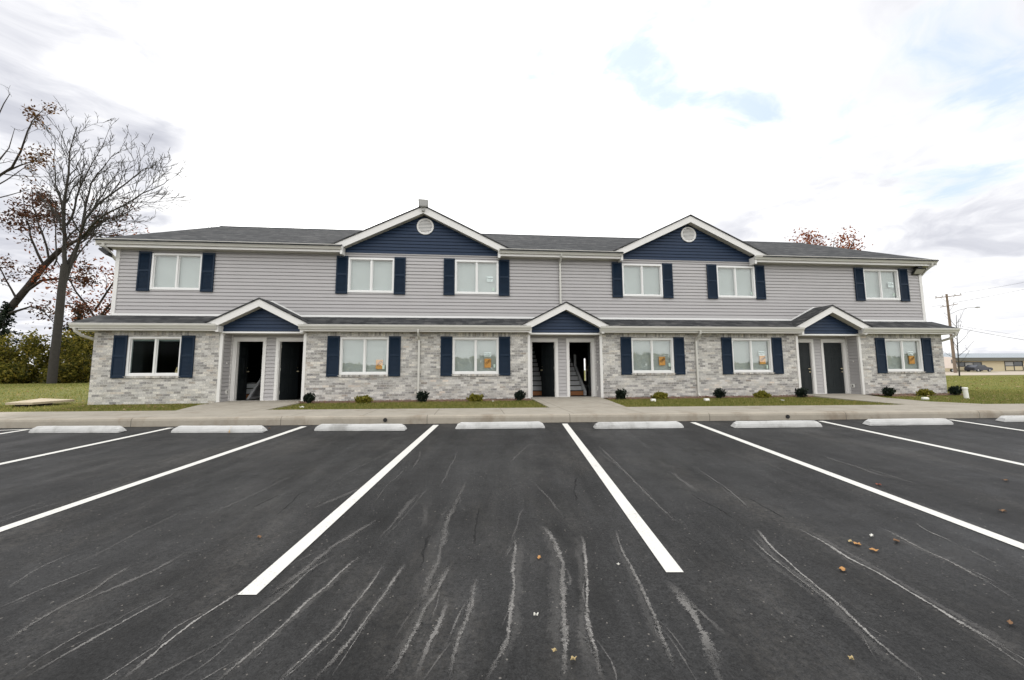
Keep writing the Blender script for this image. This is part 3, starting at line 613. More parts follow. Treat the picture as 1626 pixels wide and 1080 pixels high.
# inner leaf of the upper floor and of the recesses
doors = []
for c in UNITS:
    doors += [(c-1.115, c-0.245), (c+0.245, c+1.115)]
ops = [(a, b, 0.47, 2.48) for a, b in doors] + [(c-WH, c+WH, LZ0-.002, LZ1+.002) for c in LWIN] + [(c-WH, c+WH, UZ0-.002, UZ1+.002) for c in UWIN]
wall('frame_wall', 'drywall_shaded', XL+0.03, XR-0.03, 0.30, 5.56, YU+0.03, YU+0.14, ops)
back = MB(); wall_grid(back, XL, XR, 0.3, 5.56, YBACK-0.12, YBACK, [(7.37, 7.49, 0.75, 2.2)])
me = bpy.data.meshes.new('rear_wall'); me.from_pydata(back.v, [], back.f); add('rear_wall', me, 'siding', B)
for x0, x1 in ((XL+0.03, XL+0.12), (XR-0.12, XR-0.03)):
    add('side_wall', MB().box(x0, x1, YU+0.145, YBACK-0.125, 2.76, 5.56), 'siding', B)
for x0 in (XL+.125, XR-.145): add('inner_lining', MB().box(x0, x0+.02, YU+.15, YBACK-.13, 0.47, 2.755), 'drywall_shaded', B)
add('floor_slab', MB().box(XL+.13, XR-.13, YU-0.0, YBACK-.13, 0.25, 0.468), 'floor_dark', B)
add('upper_floor', MB().box(XL+.13, XR-.13, YU+.145, YBACK-.13, 2.76, 3.05), 'drywall_shaded', B)
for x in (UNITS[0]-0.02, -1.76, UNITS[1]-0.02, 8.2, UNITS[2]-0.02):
    add('party_wall', MB().box(x-0.06, x+0.06, YU+.145, YBACK-.13, 0.47, 2.755), 'drywall_shaded', B)

# lap siding: real courses with a lip and a groove under it
CH = 0.122
def siding(mb, xr, z0, z1, y, openings=()):
    """xr(z) -> (left, right) edge at height z"""
    n = int(round((z1-z0)/CH)); zb = [z0+(z1-z0)*k/n for k in range(n+1)]
    h = (z1-z0)/n
    for k in range(n):
        a, b = zb[k], zb[k+1]
        cuts = sorted({a, a+0.014, b, *[v for o in openings for v in o[2:] if a+0.014 < v < b]})
        def yf(z): return y + 0.02 if z < a+0.0139 else y - 0.022 + 0.019*(z-a-0.014)/(h-0.014)
        for c, d in zip(cuts, cuts[1:]):
            L0, R0_ = xr(c); L1, R1_ = xr(d)
            if R0_-L0 < 0.01: continue
            mid = (c+d)/2; iv = [(L0, R0_, L1, R1_)]
            for o in openings:
                if o[2] < mid < o[3]:
                    nv = []
                    for q in iv:
                        if o[1] <= q[0] or o[0] >= q[1]: nv.append(q); continue
                        if o[0] > q[0]: nv.append((q[0], o[0], q[2], o[0]))
                        if o[1] < q[1]: nv.append((o[1], q[1], o[1], q[3]))
                    iv = nv
            groove = d <= a+0.0141
            for l0, r0, l1, r1 in iv:
                if groove:
                    mb.quad((l0, y+0.02, c), (r0, y+0.02, c), (r1, y+0.02, d), (l1, y+0.02, d))
                    mb.quad((l1, y+0.02, d), (r1, y+0.02, d), (r1, y-0.022, d), (l1, y-0.022, d))
                    if k: mb.quad((l0, y-0.003, c), (r0, y-0.003, c), (r0, y+0.02, c), (l0, y+0.02, c))
                else:
                    mb.quad((l0, yf(c), c), (r0, yf(c), c), (r1, yf(d), d), (l1, yf(d), d))
    return mb
def add_siding(name, mat, *a):
    mb = siding(MB(), *a); me = bpy.data.meshes.new(name); me.from_pydata(mb.v, [], mb.f); me.update(); return add(name, me, mat, B)
GAB = [(-1.74, 3.05), (8.23, 3.06)]; GPK, GEV = 7.30, 5.82         # upper gables: centre, half width; peak and eave height
upper_ops = [(c-WH+.01, c+WH-.01, UZ0+.01, UZ1-.01) for c in UWIN]
add_siding('upper_siding', 'siding', lambda z: (XL+0.11, XR-0.05), 3.372, 5.568, YU, upper_ops)
for c in UNITS:
    # entry wall between and beside the doors, and the two cheeks of the recess
    o2 = [(c-1.20, c-0.17, 0.3, 2.585), (c+0.17, c+1.20, 0.3, 2.585)]
    add_siding('entry_siding', 'siding', lambda z, c=c: (c-RW, c+RW), 0.48, 2.676, YU, o2)
    for s in (-1, 1):
        mb = siding(MB(), lambda z: (YB+0.055, YU-0.02), 0.48, 2.676, 0.0)
        mb.v = [(c+s*(RW-0.024)+s*q[1], q[0], q[2]) for q in mb.v]
        me = bpy.data.meshes.new('recess_siding'); me.from_pydata(mb.v, [], mb.f); add('recess_siding', me, 'siding', B)
        add('corner_trim', MB().box(c+s*RW-(0.035 if s > 0 else 0.055), c+s*RW+(0.055 if s > 0 else 0.035), YB-0.02, YB+0.05, 0.45, 2.70), 'trim', B)
        add('corner_trim', MB().box(min(c+s*(RW-0.05), c+s*(RW-0.005)), max(c+s*(RW-0.05), c+s*(RW-0.005)), YU-0.055, YU-0.01, 0.48, 2.672), 'trim', B)
    add('recess_ceiling', MB().box(c-RW+.01, c+RW-.01, YB-0.07, YU+.02, 2.678, 2.70), 'soffit', B)
    # door casings
    for s in (-1, 1):
        i, o_ = c+s*0.245, c+s*1.115
        lo, hi = min(i, o_), max(i, o_)
        t = MB(); t.box(lo-0.09, lo, YU-0.034, YU+.03, 0.478, 2.48); t.box(hi, hi+0.09, YU-0.034, YU+.03, 0.478, 2.48)
        t.box(lo-0.09, hi+0.09, YU-0.036, YU+.03, 2.4815, 2.59)
        t.box(lo, lo+0.025, YU-0.012, YU+.15, 0.478, 2.46); t.box(hi-0.025, hi, YU-0.012, YU+.15, 0.478, 2.46); t.box(lo, hi, YU-0.014, YU+.15, 2.456, 2.4805)
        add('door_casing', t, 'trim', B, bevel=0.004)
        add('door_sill', MB().box(lo+.002, hi-.002, YU-0.03, YU+.14, 0.47, 0.492), 'gutter_metal', B)
    add('base_trim', MB().box(c-0.155, c+0.155, YU-0.030, YU+.02, 0.478, 0.505), 'trim', B)
for x0, x1 in ((XL-0.005, XL+0.115), (XR-0.075, XR+0.045)):
    add('corner_trim', MB().box(x0, x1, YU-0.034, YU+0.08, 3.30, 5.53), 'trim', B)
add('wall_flashing', MB().box(XL+0.05, XR-0.01, YU-0.045, YU+.03, 3.295, 3.372), 'vinyl_white', B)

# doors
def door_leaf():
    t = MB(); t.box(0, 0.865, 0, 0.044, 0.005, 1.955)
    for (x0, x1) in ((0.11, 0.395), (0.47, 0.755)):
        for (z0, z1) in ((0.2, 0.72), (0.86, 1.42), (1.53, 1.82)):
            for y0, y1, d in ((-0.006, 0.0005, 0), (0.0435, 0.050, 0)):
                f = 0.022
                t.box(x0, x1, y0, y1, z0, z0+f); t.box(x0, x1, y0, y1, z1-f, z1); t.box(x0, x0+f, y0, y1, z0+f, z1-f); t.box(x1-f, x1, y0, y1, z0+f, z1-f)
                t.box(x0+0.055, x1-0.055, y0, y1, z0+0.055, z1-0.055)
    return t
def knob(s, lever):
    y = -0.004 if s < 0 else 0.048; t = MB()
    if lever:
        t.tube([(0.80, y, 0.96), (0.80, y+s*0.014, 0.96), (0.80, y+s*0.015, 0.96), (0.80, y+s*0.05, 0.96), (0.78, y+s*0.055, 0.961), (0.69, y+s*0.055, 0.962)], [0.03, 0.03, 0.012, 0.012, 0.011, 0.010], 10)
    else:
        t.tube([(0.80, y+s*d, 0.96) for d in (0, 0.012, 0.013, 0.035, 0.042, 0.055, 0.066, 0.072)], [0.031, 0.03, 0.012, 0.012, 0.024, 0.029, 0.023, 0.010], 12)
    return t
def deadbolt(s, lever):
    y = -0.004 if s < 0 else 0.048; z = 0.84 if lever else 1.09
    return MB().tube([(0.80, y, z), (0.80, y+s*0.016, z), (0.80, y+s*0.02, z)], [0.027, 0.026, 0.014], 12)
#           opening index, hinge side, swing angle, lever, label
SWING = [(0, 'L', 97, 0, 'charcoal door swung wide open'), (1, 'L', 70, 0, 'charcoal door standing half open'), (2, 'R', 65, 0, 'charcoal door standing half open'),
         (3, 'R', 99, 0, 'charcoal door swung wide open'), (4, 'L', 0, 1, 'closed charcoal six-panel door'), (5, 'L', 0, 1, 'closed charcoal six-panel door')]
for i, hs, angle, lev, lab in SWING:
    lo, hi = doors[i]; th = math.radians(angle); yh = YU + (0.05 if angle == 0 else 0.10)
    if hs == 'L': mt = Matrix.Translation((lo+0.027, yh, 0.488)) @ Matrix.Rotation(th, 4, 'Z') @ Matrix.Diagonal((0.945, 1, 1, 1))
    else: mt = Matrix.Translation((hi-0.027, yh, 0.488)) @ Matrix.Rotation(-th, 4, 'Z') @ Matrix.Diagonal((-0.945, 1, 1, 1))
    d = add('door', door_leaf().moved(mt), 'door_paint', B, bevel=0.003); d['label'] = lab
    for sd_ in (-1, 1):
        add('door_handle', knob(sd_, lev).moved(mt), 'brass', d, smooth=True); add('deadbolt', deadbolt(sd_, lev).moved(mt), 'brass', d)
    for z in (0.2, 0.98, 1.75): add('hinge', MB().box(-0.02, 0.012, -0.008, -0.001, z, z+0.1).moved(mt), 'gutter_metal', d)
    if angle: add('door_edge', MB().box(0.0, 0.006, -0.0015, 0.0455, 0.005, 1.955).moved(Matrix.Translation(((0.0), 0, 0)) @ mt @ Matrix.Translation((-0.0075, 0, 0))), 'trim', d)

# stairs behind the open doors
def stairs(x0, x1, y0, n, rail):
    t = MB()
    for k in range(n):
        t.box(x0, x1, y0+0.26*k, y0+0.26*(k+1)-0.001, 0.469, 0.47+0.19*(k+1)-0.001)
    s = add('staircase', t, 'stair_white', B)
    for k in range(n): add('nosing', MB().box(x0+.001, x1-.001, y0+0.26*k-0.028, y0+0.26*k-0.0015, 0.47+0.19*(k+1)-0.035, 0.47+0.19*(k+1)-0.0025), 'floor_dark', s)
    add('first_riser', MB().box(x0+.002, x1-.002, y0-0.022, y0-0.001, 0.47, 0.47+0.155), 'stair_wood', s)
    if rail:
        r = MB(); p = x1+0.005
        r.prism([(p, y0-0.15, 0.47), (p, y0+0.12, 0.47), (p, y0+1.3, 1.45), (p, y0+1.3, 1.62), (p, y0-0.15, 0.62)], (0.09, 0, 0))
        r.box(p, p+0.09, y0+1.3, y0+1.42, 0.47, 2.1)
        add('stair_rail', r, 'stair_white', s)
stairs(3.50, 4.34, 15.4, 12, True); stairs(1.90, 2.85, 15.6, 12, False); stairs(-8.95, -7.99, 15.45, 3, False)

r_ = MB(); p_ = -7.93
r_.prism([(p_, 15.1, 0.47), (p_, 15.22, 0.47), (p_, 16.25, 1.30), (p_, 16.25, 1.44)], (0.08, 0, 0)); r_.box(p_+.001, p_+.079, 15.23, 16.2, 0.471, 0.55)
add('stair_rail', r_, 'stair_white', B)
# windows
def window_mesh():
    t = MB(); w, h = WH, LZ1-LZ0; f = 0.062
    for (x0, x1, z0, z1) in ((-w, -w+f, 0, h), (w-f, w, 0, h), (-w+f, w-f, 0, f+0.008), (-w+f, w-f, h-f, h)): t.box(x0, x1, -0.034, 0.10, z0, z1)
    t.box(-0.026, 0.026, -0.012, 0.07, f+0.008, h-f)
    for s, y in ((-1, 0.012), (1, 0.030)):
        a, b = (-w+f, -0.026) if s < 0 else (0.026, w-f)
        g_ = 0.022
        t.box(a, a+g_, y, y+0.03, f+0.008, h-f); t.box(b-g_, b, y, y+0.03, f+0.008, h-f); t.box(a+g_, b-g_, y, y+0.03, f+0.008, f+0.03); t.box(a+g_, b-g_, y, y+0.03, h-f-g_, h-f)
    return t.mesh('window')
def pane_mesh(s):
    w, h, f = WH, LZ1-LZ0, 0.062; a, b = (-w+f+.02, -0.045) if s < 0 else (0.045, w-f-.02); y = 0.026 if s < 0 else 0.044
    return MB().box(a, b, y, y+0.005, f+.028, h-f-.02).mesh('pane')
def blind_mesh():
    t = MB(); w, h = WH-0.01, LZ1-LZ0; n = 26
    for k in range(n):
        z = 0.02+(h-0.06)*k/n; t.box(-w, w, 0.118, 0.1195, z, z+(h-0.06)/n-0.004) if False else t.quad((-w, 0.128, z), (w, 0.128, z), (w, 0.116, z+(h-0.06)/n+0.002), (-w, 0.116, z+(h-0.06)/n+0.002))
    t.box(-w, w, 0.105, 0.135, h-0.045, h-0.004)
    return t.mesh('blind')
def raised_blind():
    w, h = WH-0.01, LZ1-LZ0; t = MB()
    for k in range(5): t.box(-w, w, 0.105, 0.135, h-0.13+0.022*k, h-0.112+0.022*k)
    return t.mesh('blind')
WM, PM0, PM1, BM, RB = window_mesh(), pane_mesh(-1), pane_mesh(1), blind_mesh(), raised_blind()
PD0, PD1 = pane_mesh(-1), pane_mesh(1)
WOBJ = []
for lower, cs in ((True, LWIN), (False, UWIN)):
    for j, c in enumerate(cs):
        at = (c, YB+0.03 if lower else YU-0.005, LZ0 if lower else UZ0); dark = lower and j == 0
        o = add('window', WM, 'vinyl_white', B, at, bevel=0.004); WOBJ.append(o)
        add('pane', PD0 if dark else PM0, 'glass_dark' if dark else 'glass', o, at); add('pane', PD1 if dark else PM1, 'glass_dark' if dark else 'glass', o, at)
        add('blind', RB if dark else BM, 'blind', o, at)
        if dark: o['label'] = 'dark window with its blind pulled up'
def sticker(win, x, z, w_=0.075, h_=0.13):
    a = OFF[win]; add('sticker', MB().box(x-w_/2, x+w_/2, a.y+0.0385, a.y+0.0425, z-h_/2, z+h_/2), 'sticker_green', win)
sticker(WOBJ[1], -2.935, 1.575); sticker(WOBJ[3], 7.06, 1.62); sticker(WOBJ[4], 10.82, 1.53, 0.06); sticker(WOBJ[2], 0.77, 1.6, 0.06, 0.11)
sticker(WOBJ[8], 0.76, 4.36, 0.07, 0.11); sticker(WOBJ[10], 10.75, 4.37, 0.06, 0.11); sticker(WOBJ[11], 16.88, 4.4, 0.06, 0.11)

# shutters: stiles, rails and two banks of louvres
def shutter_mesh():
    t = MB(); w, h = 0.39, 1.337; y0, y1 = -0.04, -0.002
    t.box(0, 0.045, y0, y1, 0, h); t.box(w-0.045, w, y0, y1, 0, h)
    for z0, z1 in ((0, 0.07), (0.655, 0.715), (h-0.07, h)): t.box(0.045, w-0.045, y0, y1, z0, z1)
    for a, b in ((0.07, 0.655), (0.715, h-0.07)):
        n = 14
        for k in range(n):
            z = a+(b-a)*k/n; d = (b-a)/n
            t.quad((0.045, y0+0.006, z), (w-0.045, y0+0.006, z), (w-0.045, y1-0.012, z+d), (0.045, y1-0.012, z+d))
    t.box(0.04, w-0.04, y1-0.011, y1-0.003, 0.05, h-0.05)
    return t.mesh('shutter')
SM = shutter_mesh()
for lower, cs in ((True, LWIN), (False, UWIN)):
    for c in cs:
        for s in (-1, 1):
            x = c+s*(WH+0.004) - (0.39 if s < 0 else 0)
            add('shutter', SM, 'shutter_blue', B, (x, YB-0.003 if lower else YU-0.024, 1.268 if lower else 4.118))

# ------------------------------------------------------------------ roofs
def slab(name, poly2, f, th, mat='shingle'):
    """poly2: outline in (x, y); f(y) height of the roof surface"""
    return add(name, MB().prism([(x, y, f(y)-th) for x, y in poly2], (0, 0, th)), mat, B)
RX0, RX1, YR = -12.12, 18.47, 20.0
ES = 0.435
def rf(y): return 5.742 + (y-13.74)*ES
front = [(RX0, 13.70)]
for gc, gw in GAB: front += [(gc-gw+.33, 13.70), (gc-gw+.33, 14.36), (gc+gw-.33, 14.36), (gc+gw-.33, 13.70)]
front += [(RX1, 13.70), (RX1, YR), (RX0, YR)]
slab('roof_front', front, rf, 0.045)
def rb(y): return rf(YR) - (y-YR)*ES
slab('roof_rear', [(RX0, YR+.002), (RX1, YR+.002), (RX1, YBACK+0.4), (RX0, YBACK+0.4)], rb, 0.045)
add('ridge_cap', MB().prism([(RX0, YR-0.16, rf(YR)-0.06), (RX0, YR, rf(YR)+0.022), (RX0, YR+0.16, rf(YR)-0.06), (RX0, YR, rf(YR)-0.03)], (RX1-RX0, 0, 0)), 'shingle', B)
for x in (RX0+0.02, RX1-0.05):                # bargeboards at the two gable ends and the gable end walls
    add('rake_board', MB().prism([(x, 13.76, rf(13.76)-0.23), (x, YR, rf(YR)-0.23), (x, YR, rf(YR)-0.047), (x, 13.76, rf(13.76)-0.047)], (0.03, 0, 0)), 'trim', B)
for x in (XL+0.03, XR-0.12):
    add('gable_wall', MB().prism([(x, 14.2, 5.562), (x, YBACK-.13, 5.562), (x, YBACK-.13, rb(YBACK)-0.05), (x, YR, rf(YR)-0.06), (x, 14.2, rf(14.2)-0.05)], (0.09, 0, 0)), 'siding', B)

def gutter(x0, x1, yb, zt, h=0.15, d=0.125):
    pr = [(0, 0), (-0.55*d, 0), (-0.62*d, 0.22*h), (-0.70*d, 0.30*h), (-0.92*d, 0.58*h), (-0.97*d, 0.66*h), (-0.97*d, 0.86*h), (-d*1.02, 0.88*h), (-d*1.02, h), (-d*0.90, h), (-d*0.88, 0.8*h), (0, 0.8*h)]
    t = MB().prism([(x0, yb+a, zt-h+b) for a, b in pr], (x1-x0, 0, 0)); return add('gutter', t, 'gutter_metal', B)
def fascia(x0, x1, y, z0, z1, name='fascia_board'): add(name, MB().box(x0, x1, y, y+0.03, z0, z1), 'trim', B)
up_runs = [(-12.08, -4.46), (0.93, 5.48), (10.68, 18.45)]
for a, b in up_runs:
    gutter(a, b, 13.83, 5.75, 0.15); fascia(a+0.03, b-0.03, 13.832, 5.515, 5.70)
    add('soffit', MB().box(a+0.03, b-0.03, 13.863, YU+0.05, 5.512, 5.535), 'soffit', B)
low_runs = [(-12.12, UNITS[0]-RW+.02), (UNITS[0]+RW-.06, UNITS[1]-RW+.02), (UNITS[1]+RW-.12, UNITS[2]-RW-.02), (UNITS[2]+RW-.17, 18.37)]
for a, b in low_runs:
    gutter(a, b, 13.32, 2.948, 0.155); fascia(a+0.03, b-0.03, 13.322, 2.735, 2.93)
    add('soffit', MB().box(a+0.03, b-0.03, 13.353, YB-0.006, 2.738, 2.752), 'soffit', B)
    if a < -12: add('soffit', MB().box(a+0.03, XL-.006, YB-.004, YU+.1, 2.738, 2.752), 'soffit', B)
    if b > 18: add('soffit', MB().box(XR+.006, b-0.03, YB-.004, YU+.1, 2.738, 2.752), 'soffit', B)
# pent roof over the brick
def pf(y): return 2.955 + (y-13.25)*0.405
EGC, EGW, EPK, EEV = [-6.76, 3.22, 13.23], 1.68, 3.80, 2.935
pr = [(-12.12, 13.21)]
for c in EGC: pr += [(c-EGW+.30, 13.21), (c-EGW+.30, 13.68), (c+EGW-.30, 13.68), (c+EGW-.30, 13.21)]
pr += [(18.37, 13.21), (18.37, 14.10), (-12.12, 14.10)]
slab('pent_roof', pr, pf, 0.035)
for x in (-12.10, 18.32):
    add('rake_board', MB().prism([(x, 13.34, 2.76), (x, 14.10, 2.76), (x, 14.10, pf(14.10)-.037), (x, 13.34, pf(13.34)-.037)], (0.03, 0, 0)), 'trim', B)

def gable(c, hw, pk, ev, y0, y1, bw, ytri, tri_z, name, cut, zclip):
    """a cross gable: shingled chevron, two rake boards, soffits and a navy triangle"""
    sl = (pk-ev)/hw; th = 0.045
    for s in (-1, 1):
        t = MB().prism([(c, y0-0.03, pk), (c+s*(hw+0.06), y0-0.03, ev-0.06*sl), (c+s*(hw+0.06), y0-0.03, ev-0.06*sl-th), (c, y0-0.03, pk-th)], (0, y1-y0+0.03, 0))
        add('gable_roof', t, 'shingle', B)
        a0, a1 = pk-th-0.002, ev-th-0.002
        xe = cut[0] if s < 0 else cut[1]; ze = pk - abs(xe-c)*sl - th - 0.002
        xf = c + s*(a0-zclip)/sl
        t = MB().prism([(c, y0, a0), (xf, y0, zclip), (xe, y0, zclip), (xe, y0, ze-bw), (c, y0, a0-bw)], (0, 0.032, 0)); add('rake_board', t, 'trim', B)
        zb = a0-bw+0.02
        t = MB().prism([(c, y0+0.034, zb), (xe, y0+0.034, ze-bw+0.02), (xe, y0+0.034, ze-bw+0.035), (c, y0+0.034, zb+0.015)], (0, ytri-y0+0.02, 0)); add('rake_soffit', t, 'soffit', B)
    top = pk-th-bw+0.02
    add_siding(name, 'blue_siding', lambda z: (c-(top-z)/sl, c+(top-z)/sl), tri_z, top-0.004, ytri)
    return sl
for (c, hw) in GAB:
    lo, hi = (-4.44, 0.92) if c < 0 else (5.50, 10.70)
    gable(c, hw, GPK, GEV-0.0, 13.85, 17.6, 0.245, YU-0.012, 5.572, 'gable_siding', (lo-.05, hi+.05), 5.70)
    for x in (lo-.03, hi+.03):                # little boxed returns under the ends of the rakes
        add('eave_return', MB().box(x-.04, x+.04, 13.80, YU-.03, 5.44, 5.70), 'trim', B)
    add('frieze_trim', MB().box(c-2.72, c+2.72, YU-0.05, YU-0.0375, 5.545, 5.572), 'siding', B)
for i, c in enumerate(EGC):
    u = UNITS[i]
    gable(c, EGW, EPK, EEV, 13.28, 14.12, 0.235, 13.585, 2.735, 'gable_siding', (u-RW-.09, u+RW+.09), 2.90)
    add('beam_trim', MB().box(u-RW, u+RW, 13.55, 13.60, 2.682, 2.735), 'vinyl_white', B)
    add('beam_face', MB().box(u-RW+.02, u+RW-.02, 13.605, 13.63, 2.70, 2.95), 'drywall_shaded', B)
    for s in (-1, 1):                         # boxed returns that close the eave beside the entrance
        x = u+s*(RW+0.0); add('eave_return', MB().box(x-0.045, x+0.045, 13.315, 13.60, 2.70, 2.90), 'trim', B)
    # flashing where the small roof meets the siding
    sl = (EPK-EEV)/EGW
    for s in (-1, 1):
        t = MB().prism([(c, YU-0.05, EPK+0.045), (c+s*(EGW-.72), YU-0.05, EPK+0.045-(EGW-.72)*sl), (c+s*(EGW-.72), YU-0.05, EPK-0.02-(EGW-.72)*sl), (c, YU-0.05, EPK-0.02)], (0, 0.03, 0))
        add('step_flashing', t, 'vinyl_white', B)

# round louvred vents
for x in (-1.69, 8.255):
    z = 6.605; y = YU-0.06
    ring = MB(); n = 28
    for k in range(n):
        a0, a1 = 2*math.pi*k/n, 2*math.pi*(k+1)/n
        P_ = [(x+r*math.cos(a), yy, z+r*math.sin(a)) for a in (a0, a1) for r, yy in ((0.245, y), (0.30, y), (0.305, y+.05), (0.245, y+.05))]
        ring.f += [tuple(len(ring.v)+q for q in f) for f in ((0, 1, 5, 4), (1, 2, 6, 5), (3, 0, 4, 7))]; ring.v += P_
    v = add('gable_vent', ring, 'trim', B)
    sl_ = MB(); q = 9
    for k in range(q):
        zz = -0.235+0.47*k/q; hw = math.sqrt(max(0.245**2-(zz+0.02)**2, 0.001))
        sl_.box(x-hw, x+hw, y+0.006, y+0.012, z+zz, z+zz+0.030); sl_.quad((x-hw, y+.012, z+zz+.03), (x+hw, y+.012, z+zz+.03), (x+hw, y+.045, z+zz+.055), (x-hw, y+.045, z+zz+.055))
    add('louvre', sl_, 'trim', v)

# downspouts
def downspout(pts, sz=(0.075, 0.055), name='downspout'):
    t = MB(); t.tube(pts, 0.048, 4); return add(name, t, 'gutter_metal', B, bevel=0.008)
for x in (-1.765, 8.03):
    z0 = 0.55
    downspout([(x, 13.26, 2.80), (x, 13.27, 2.72), (x, 13.36, 2.62), (x, YB-0.055, 2.50), (x, YB-0.05, 2.40), (x, YB-0.05, 0.62), (x, YB-0.08, 0.54), (x, YB-0.16, 0.49)])
downspout([(3.20, 13.78, 5.62), (3.20, 13.80, 5.55), (3.20, 13.92, 5.46), (3.20, YU-0.10, 5.36), (3.20, YU-0.085, 5.28), (3.20, YU-0.085, 3.84)])
downspout([(-11.88, 13.78, 5.62), (-11.87, 13.80, 5.52), (-11.85, 14.02, 5.36), (-11.80, 14.16, 5.20), (-11.80, 14.3, 5.1), (-11.80, 14.3, 3.4)])
downspout([(18.25, 13.78, 5.62), (18.25, 13.80, 5.52), (18.21, 14.02, 5.36), (18.18, 14.16, 5.20), (18.18, 14.3, 5.1), (18.18, 14.3, 3.4)])
downspout([(-12.0, 13.26, 2.80), (-11.99, 13.3, 2.70), (-11.93, 13.45, 2.58), (-11.84, 13.68, 2.50), (-11.80, 13.85, 2.42), (-11.80, 13.9, 0.55)])
downspout([(18.27, 13.26, 2.80), (18.26, 13.3, 2.70), (18.21, 13.45, 2.58), (18.15, 13.68, 2.50), (18.15, 13.85, 2.42), (18.15, 13.9, 0.55)])

# floodlights
def flood(x, y, z, rz, tilt, mat, lab, sz=(0.36, 0.25)):
    mt = Matrix.Translation((x, y, z)) @ Matrix.Rotation(rz, 4, 'Z') @ Matrix.Rotation(tilt, 4, 'X')
    w_, h_ = sz
    t = MB().prism([(-w_/2+.02, 0, -h_/2), (w_/2-.01, 0, -h_/2), (w_/2, 0, -h_/2+.03), (w_/2-.01, 0, h_/2-.02), (w_/2-.05, 0, h_/2), (-w_/2, 0, h_/2)], (0, 0.10, 0))
    for k in range(7): t.box(-w_/2+.05+k*0.043, -w_/2+.06+k*0.043, 0.1, 0.125, -h_/2+.03, h_/2-.03)
    o = add('floodlight', t.moved(mt), mat, B, bevel=0.006); o['label'] = lab
    a = MB().box(-w_/2+.04, w_/2-.04, -0.008, -0.0005, -h_/2+.03, h_/2-.03); add('lens', a.moved(mt), 'lens' if mat == 'fixture_black' else 'fixture_grey', o)
    b = MB().tube([(-0.05, 0.05, -h_/2+.01), (-0.05, 0.05, -h_/2-.09), (0.05, 0.05, -h_/2-.09), (0.05, 0.05, -h_/2+.01)], 0.012, 6); b.box(-0.05, 0.05, 0.0, 0.1, -h_/2-.15, -h_/2-.085)
    add('bracket', b.moved(mt), 'fixture_black' if mat == 'fixture_black' else 'fixture_grey', o)
flood(-1.73, 13.72, 7.33, math.radians(6), math.radians(8), 'fixture_grey', 'grey floodlight on the gable peak')
def corner_flood(x, s):
    """hangs from the soffit corner, aimed down and outward"""
    mt = Matrix.Translation((x, 13.95, 5.31)) @ Matrix.Rotation(math.radians(-75 if s < 0 else -8), 4, 'Z') @ Matrix.Rotation(math.radians(50 if s < 0 else 42), 4, 'X')
    t = MB().box(-0.20, 0.20, 0, 0.07, -0.14, 0.14)
    for k in range(7): t.box(-0.15+k*0.05, -0.14+k*0.05, 0.07, 0.11, -0.12, 0.12)
    o = add('floodlight', t.moved(mt), 'fixture_black', B, bevel=0.008)
    add('lens', MB().box(-0.165, 0.165, -0.007, -0.0008, -0.105, 0.105).moved(mt), 'lens', o)
    b = MB().tube([(x, 13.98, 5.51), (x, 13.98, 5.38)], 0.025, 8); b.box(x-0.09, x+0.09, 13.9, 14.08, 5.45, 5.51); add('bracket', b, 'fixture_black', o)
corner_flood(-11.93, -1); corner_flood(17.86, 1)

# outlets and doorbells on the recess cheeks
for u, s in ((UNITS[0], -1), (UNITS[1], 1), (UNITS[2], 1)):
    x = u+s*(RW-0.03); a, b = sorted((x-s*0.028, x))
    o = add('outlet_cover', MB().box(a, b, 13.92, 14.03, 0.73, 0.86), 'plastic_white', B, bevel=0.004)
    a, b = sorted((x-s*0.031, x-s*0.027)); add('outlet', MB().box(a, b, 13.955, 13.995, 0.755, 0.835), 'fixture_black', o)
    a, b = sorted((x-s*0.030, x)); add('doorbell', MB().box(a, b, 13.86, 13.885, 1.70, 1.745), 'plastic_white', B)
# ------------------------------------------------------------------ notices taped inside the windows
def text_obj(name, s, size, mat, mt, parent, ext=0.0012):
    cu = bpy.data.curves.new(name, 'FONT'); cu.body = s; cu.size = size; cu.align_x = 'CENTER'; cu.align_y = 'CENTER'; cu.extrude = ext; cu.offset = size*0.018
    tmp = bpy.data.objects.new('tmp', cu); C.collection.objects.link(tmp)
    dg = bpy.context.evaluated_depsgraph_get(); me = bpy.data.meshes.new_from_object(tmp.evaluated_get(dg))
    bpy.data.objects.remove(tmp); bpy.data.curves.remove(cu)
    me.transform(mt); me.materials.clear(); me.materials.append(MATS[mat])
    return add(name, me, None, parent)
FACE = Matrix.Rotation(math.radians(90), 4, 'X')
YN = 13.716
def orange(x, z, s, label, w_=0.225, h_=0.31, mat='paper_orange', ts=0.115):
    o = add('orange_notice', MB().box(x-w_/2, x+w_/2, YN, YN+0.035, z-h_/2, z+h_/2), mat, bevel=0.006); recenter(o)
    tag(o, label, 'notice', 'orange numbered sheets in the windows')
    text_obj('number', s, ts, 'ink_brown', Matrix.Translation((x+0.005, YN-0.0015, z+0.03)) @ FACE @ Matrix.Rotation(math.radians(38), 4, 'Z'), o)
def white_note(x, z, y, label, s, w_=0.235, h_=0.165):
    o = add('white_notice', MB().box(x-w_/2, x+w_/2, y, y+0.004, z-h_/2, z+h_/2), 'paper_white'); recenter(o); tag(o, label, 'notice', 'white notices in the windows')
    text_obj('heading', s, 0.075, 'ink_grey', Matrix.Translation((x, y-0.0015, z+0.03)) @ FACE, o)
    t = MB()
    for k, q in enumerate((0.8, 0.62)): t.box(x-w_*0.42, x-w_*0.42+w_*q, y-0.0018, y-0.0002, z-0.03-0.024*k, z-0.022-0.024*k)
    add('small_print', t, 'ink_grey', o)
orange(-3.078, 1.665, '1072', 'orange sheet numbered 1072, in the window between the left entrance and the first downspout')
orange(0.541, 1.695, '1070', 'orange sheet numbered 1070 below a white notice, in the window left of the middle entrance')
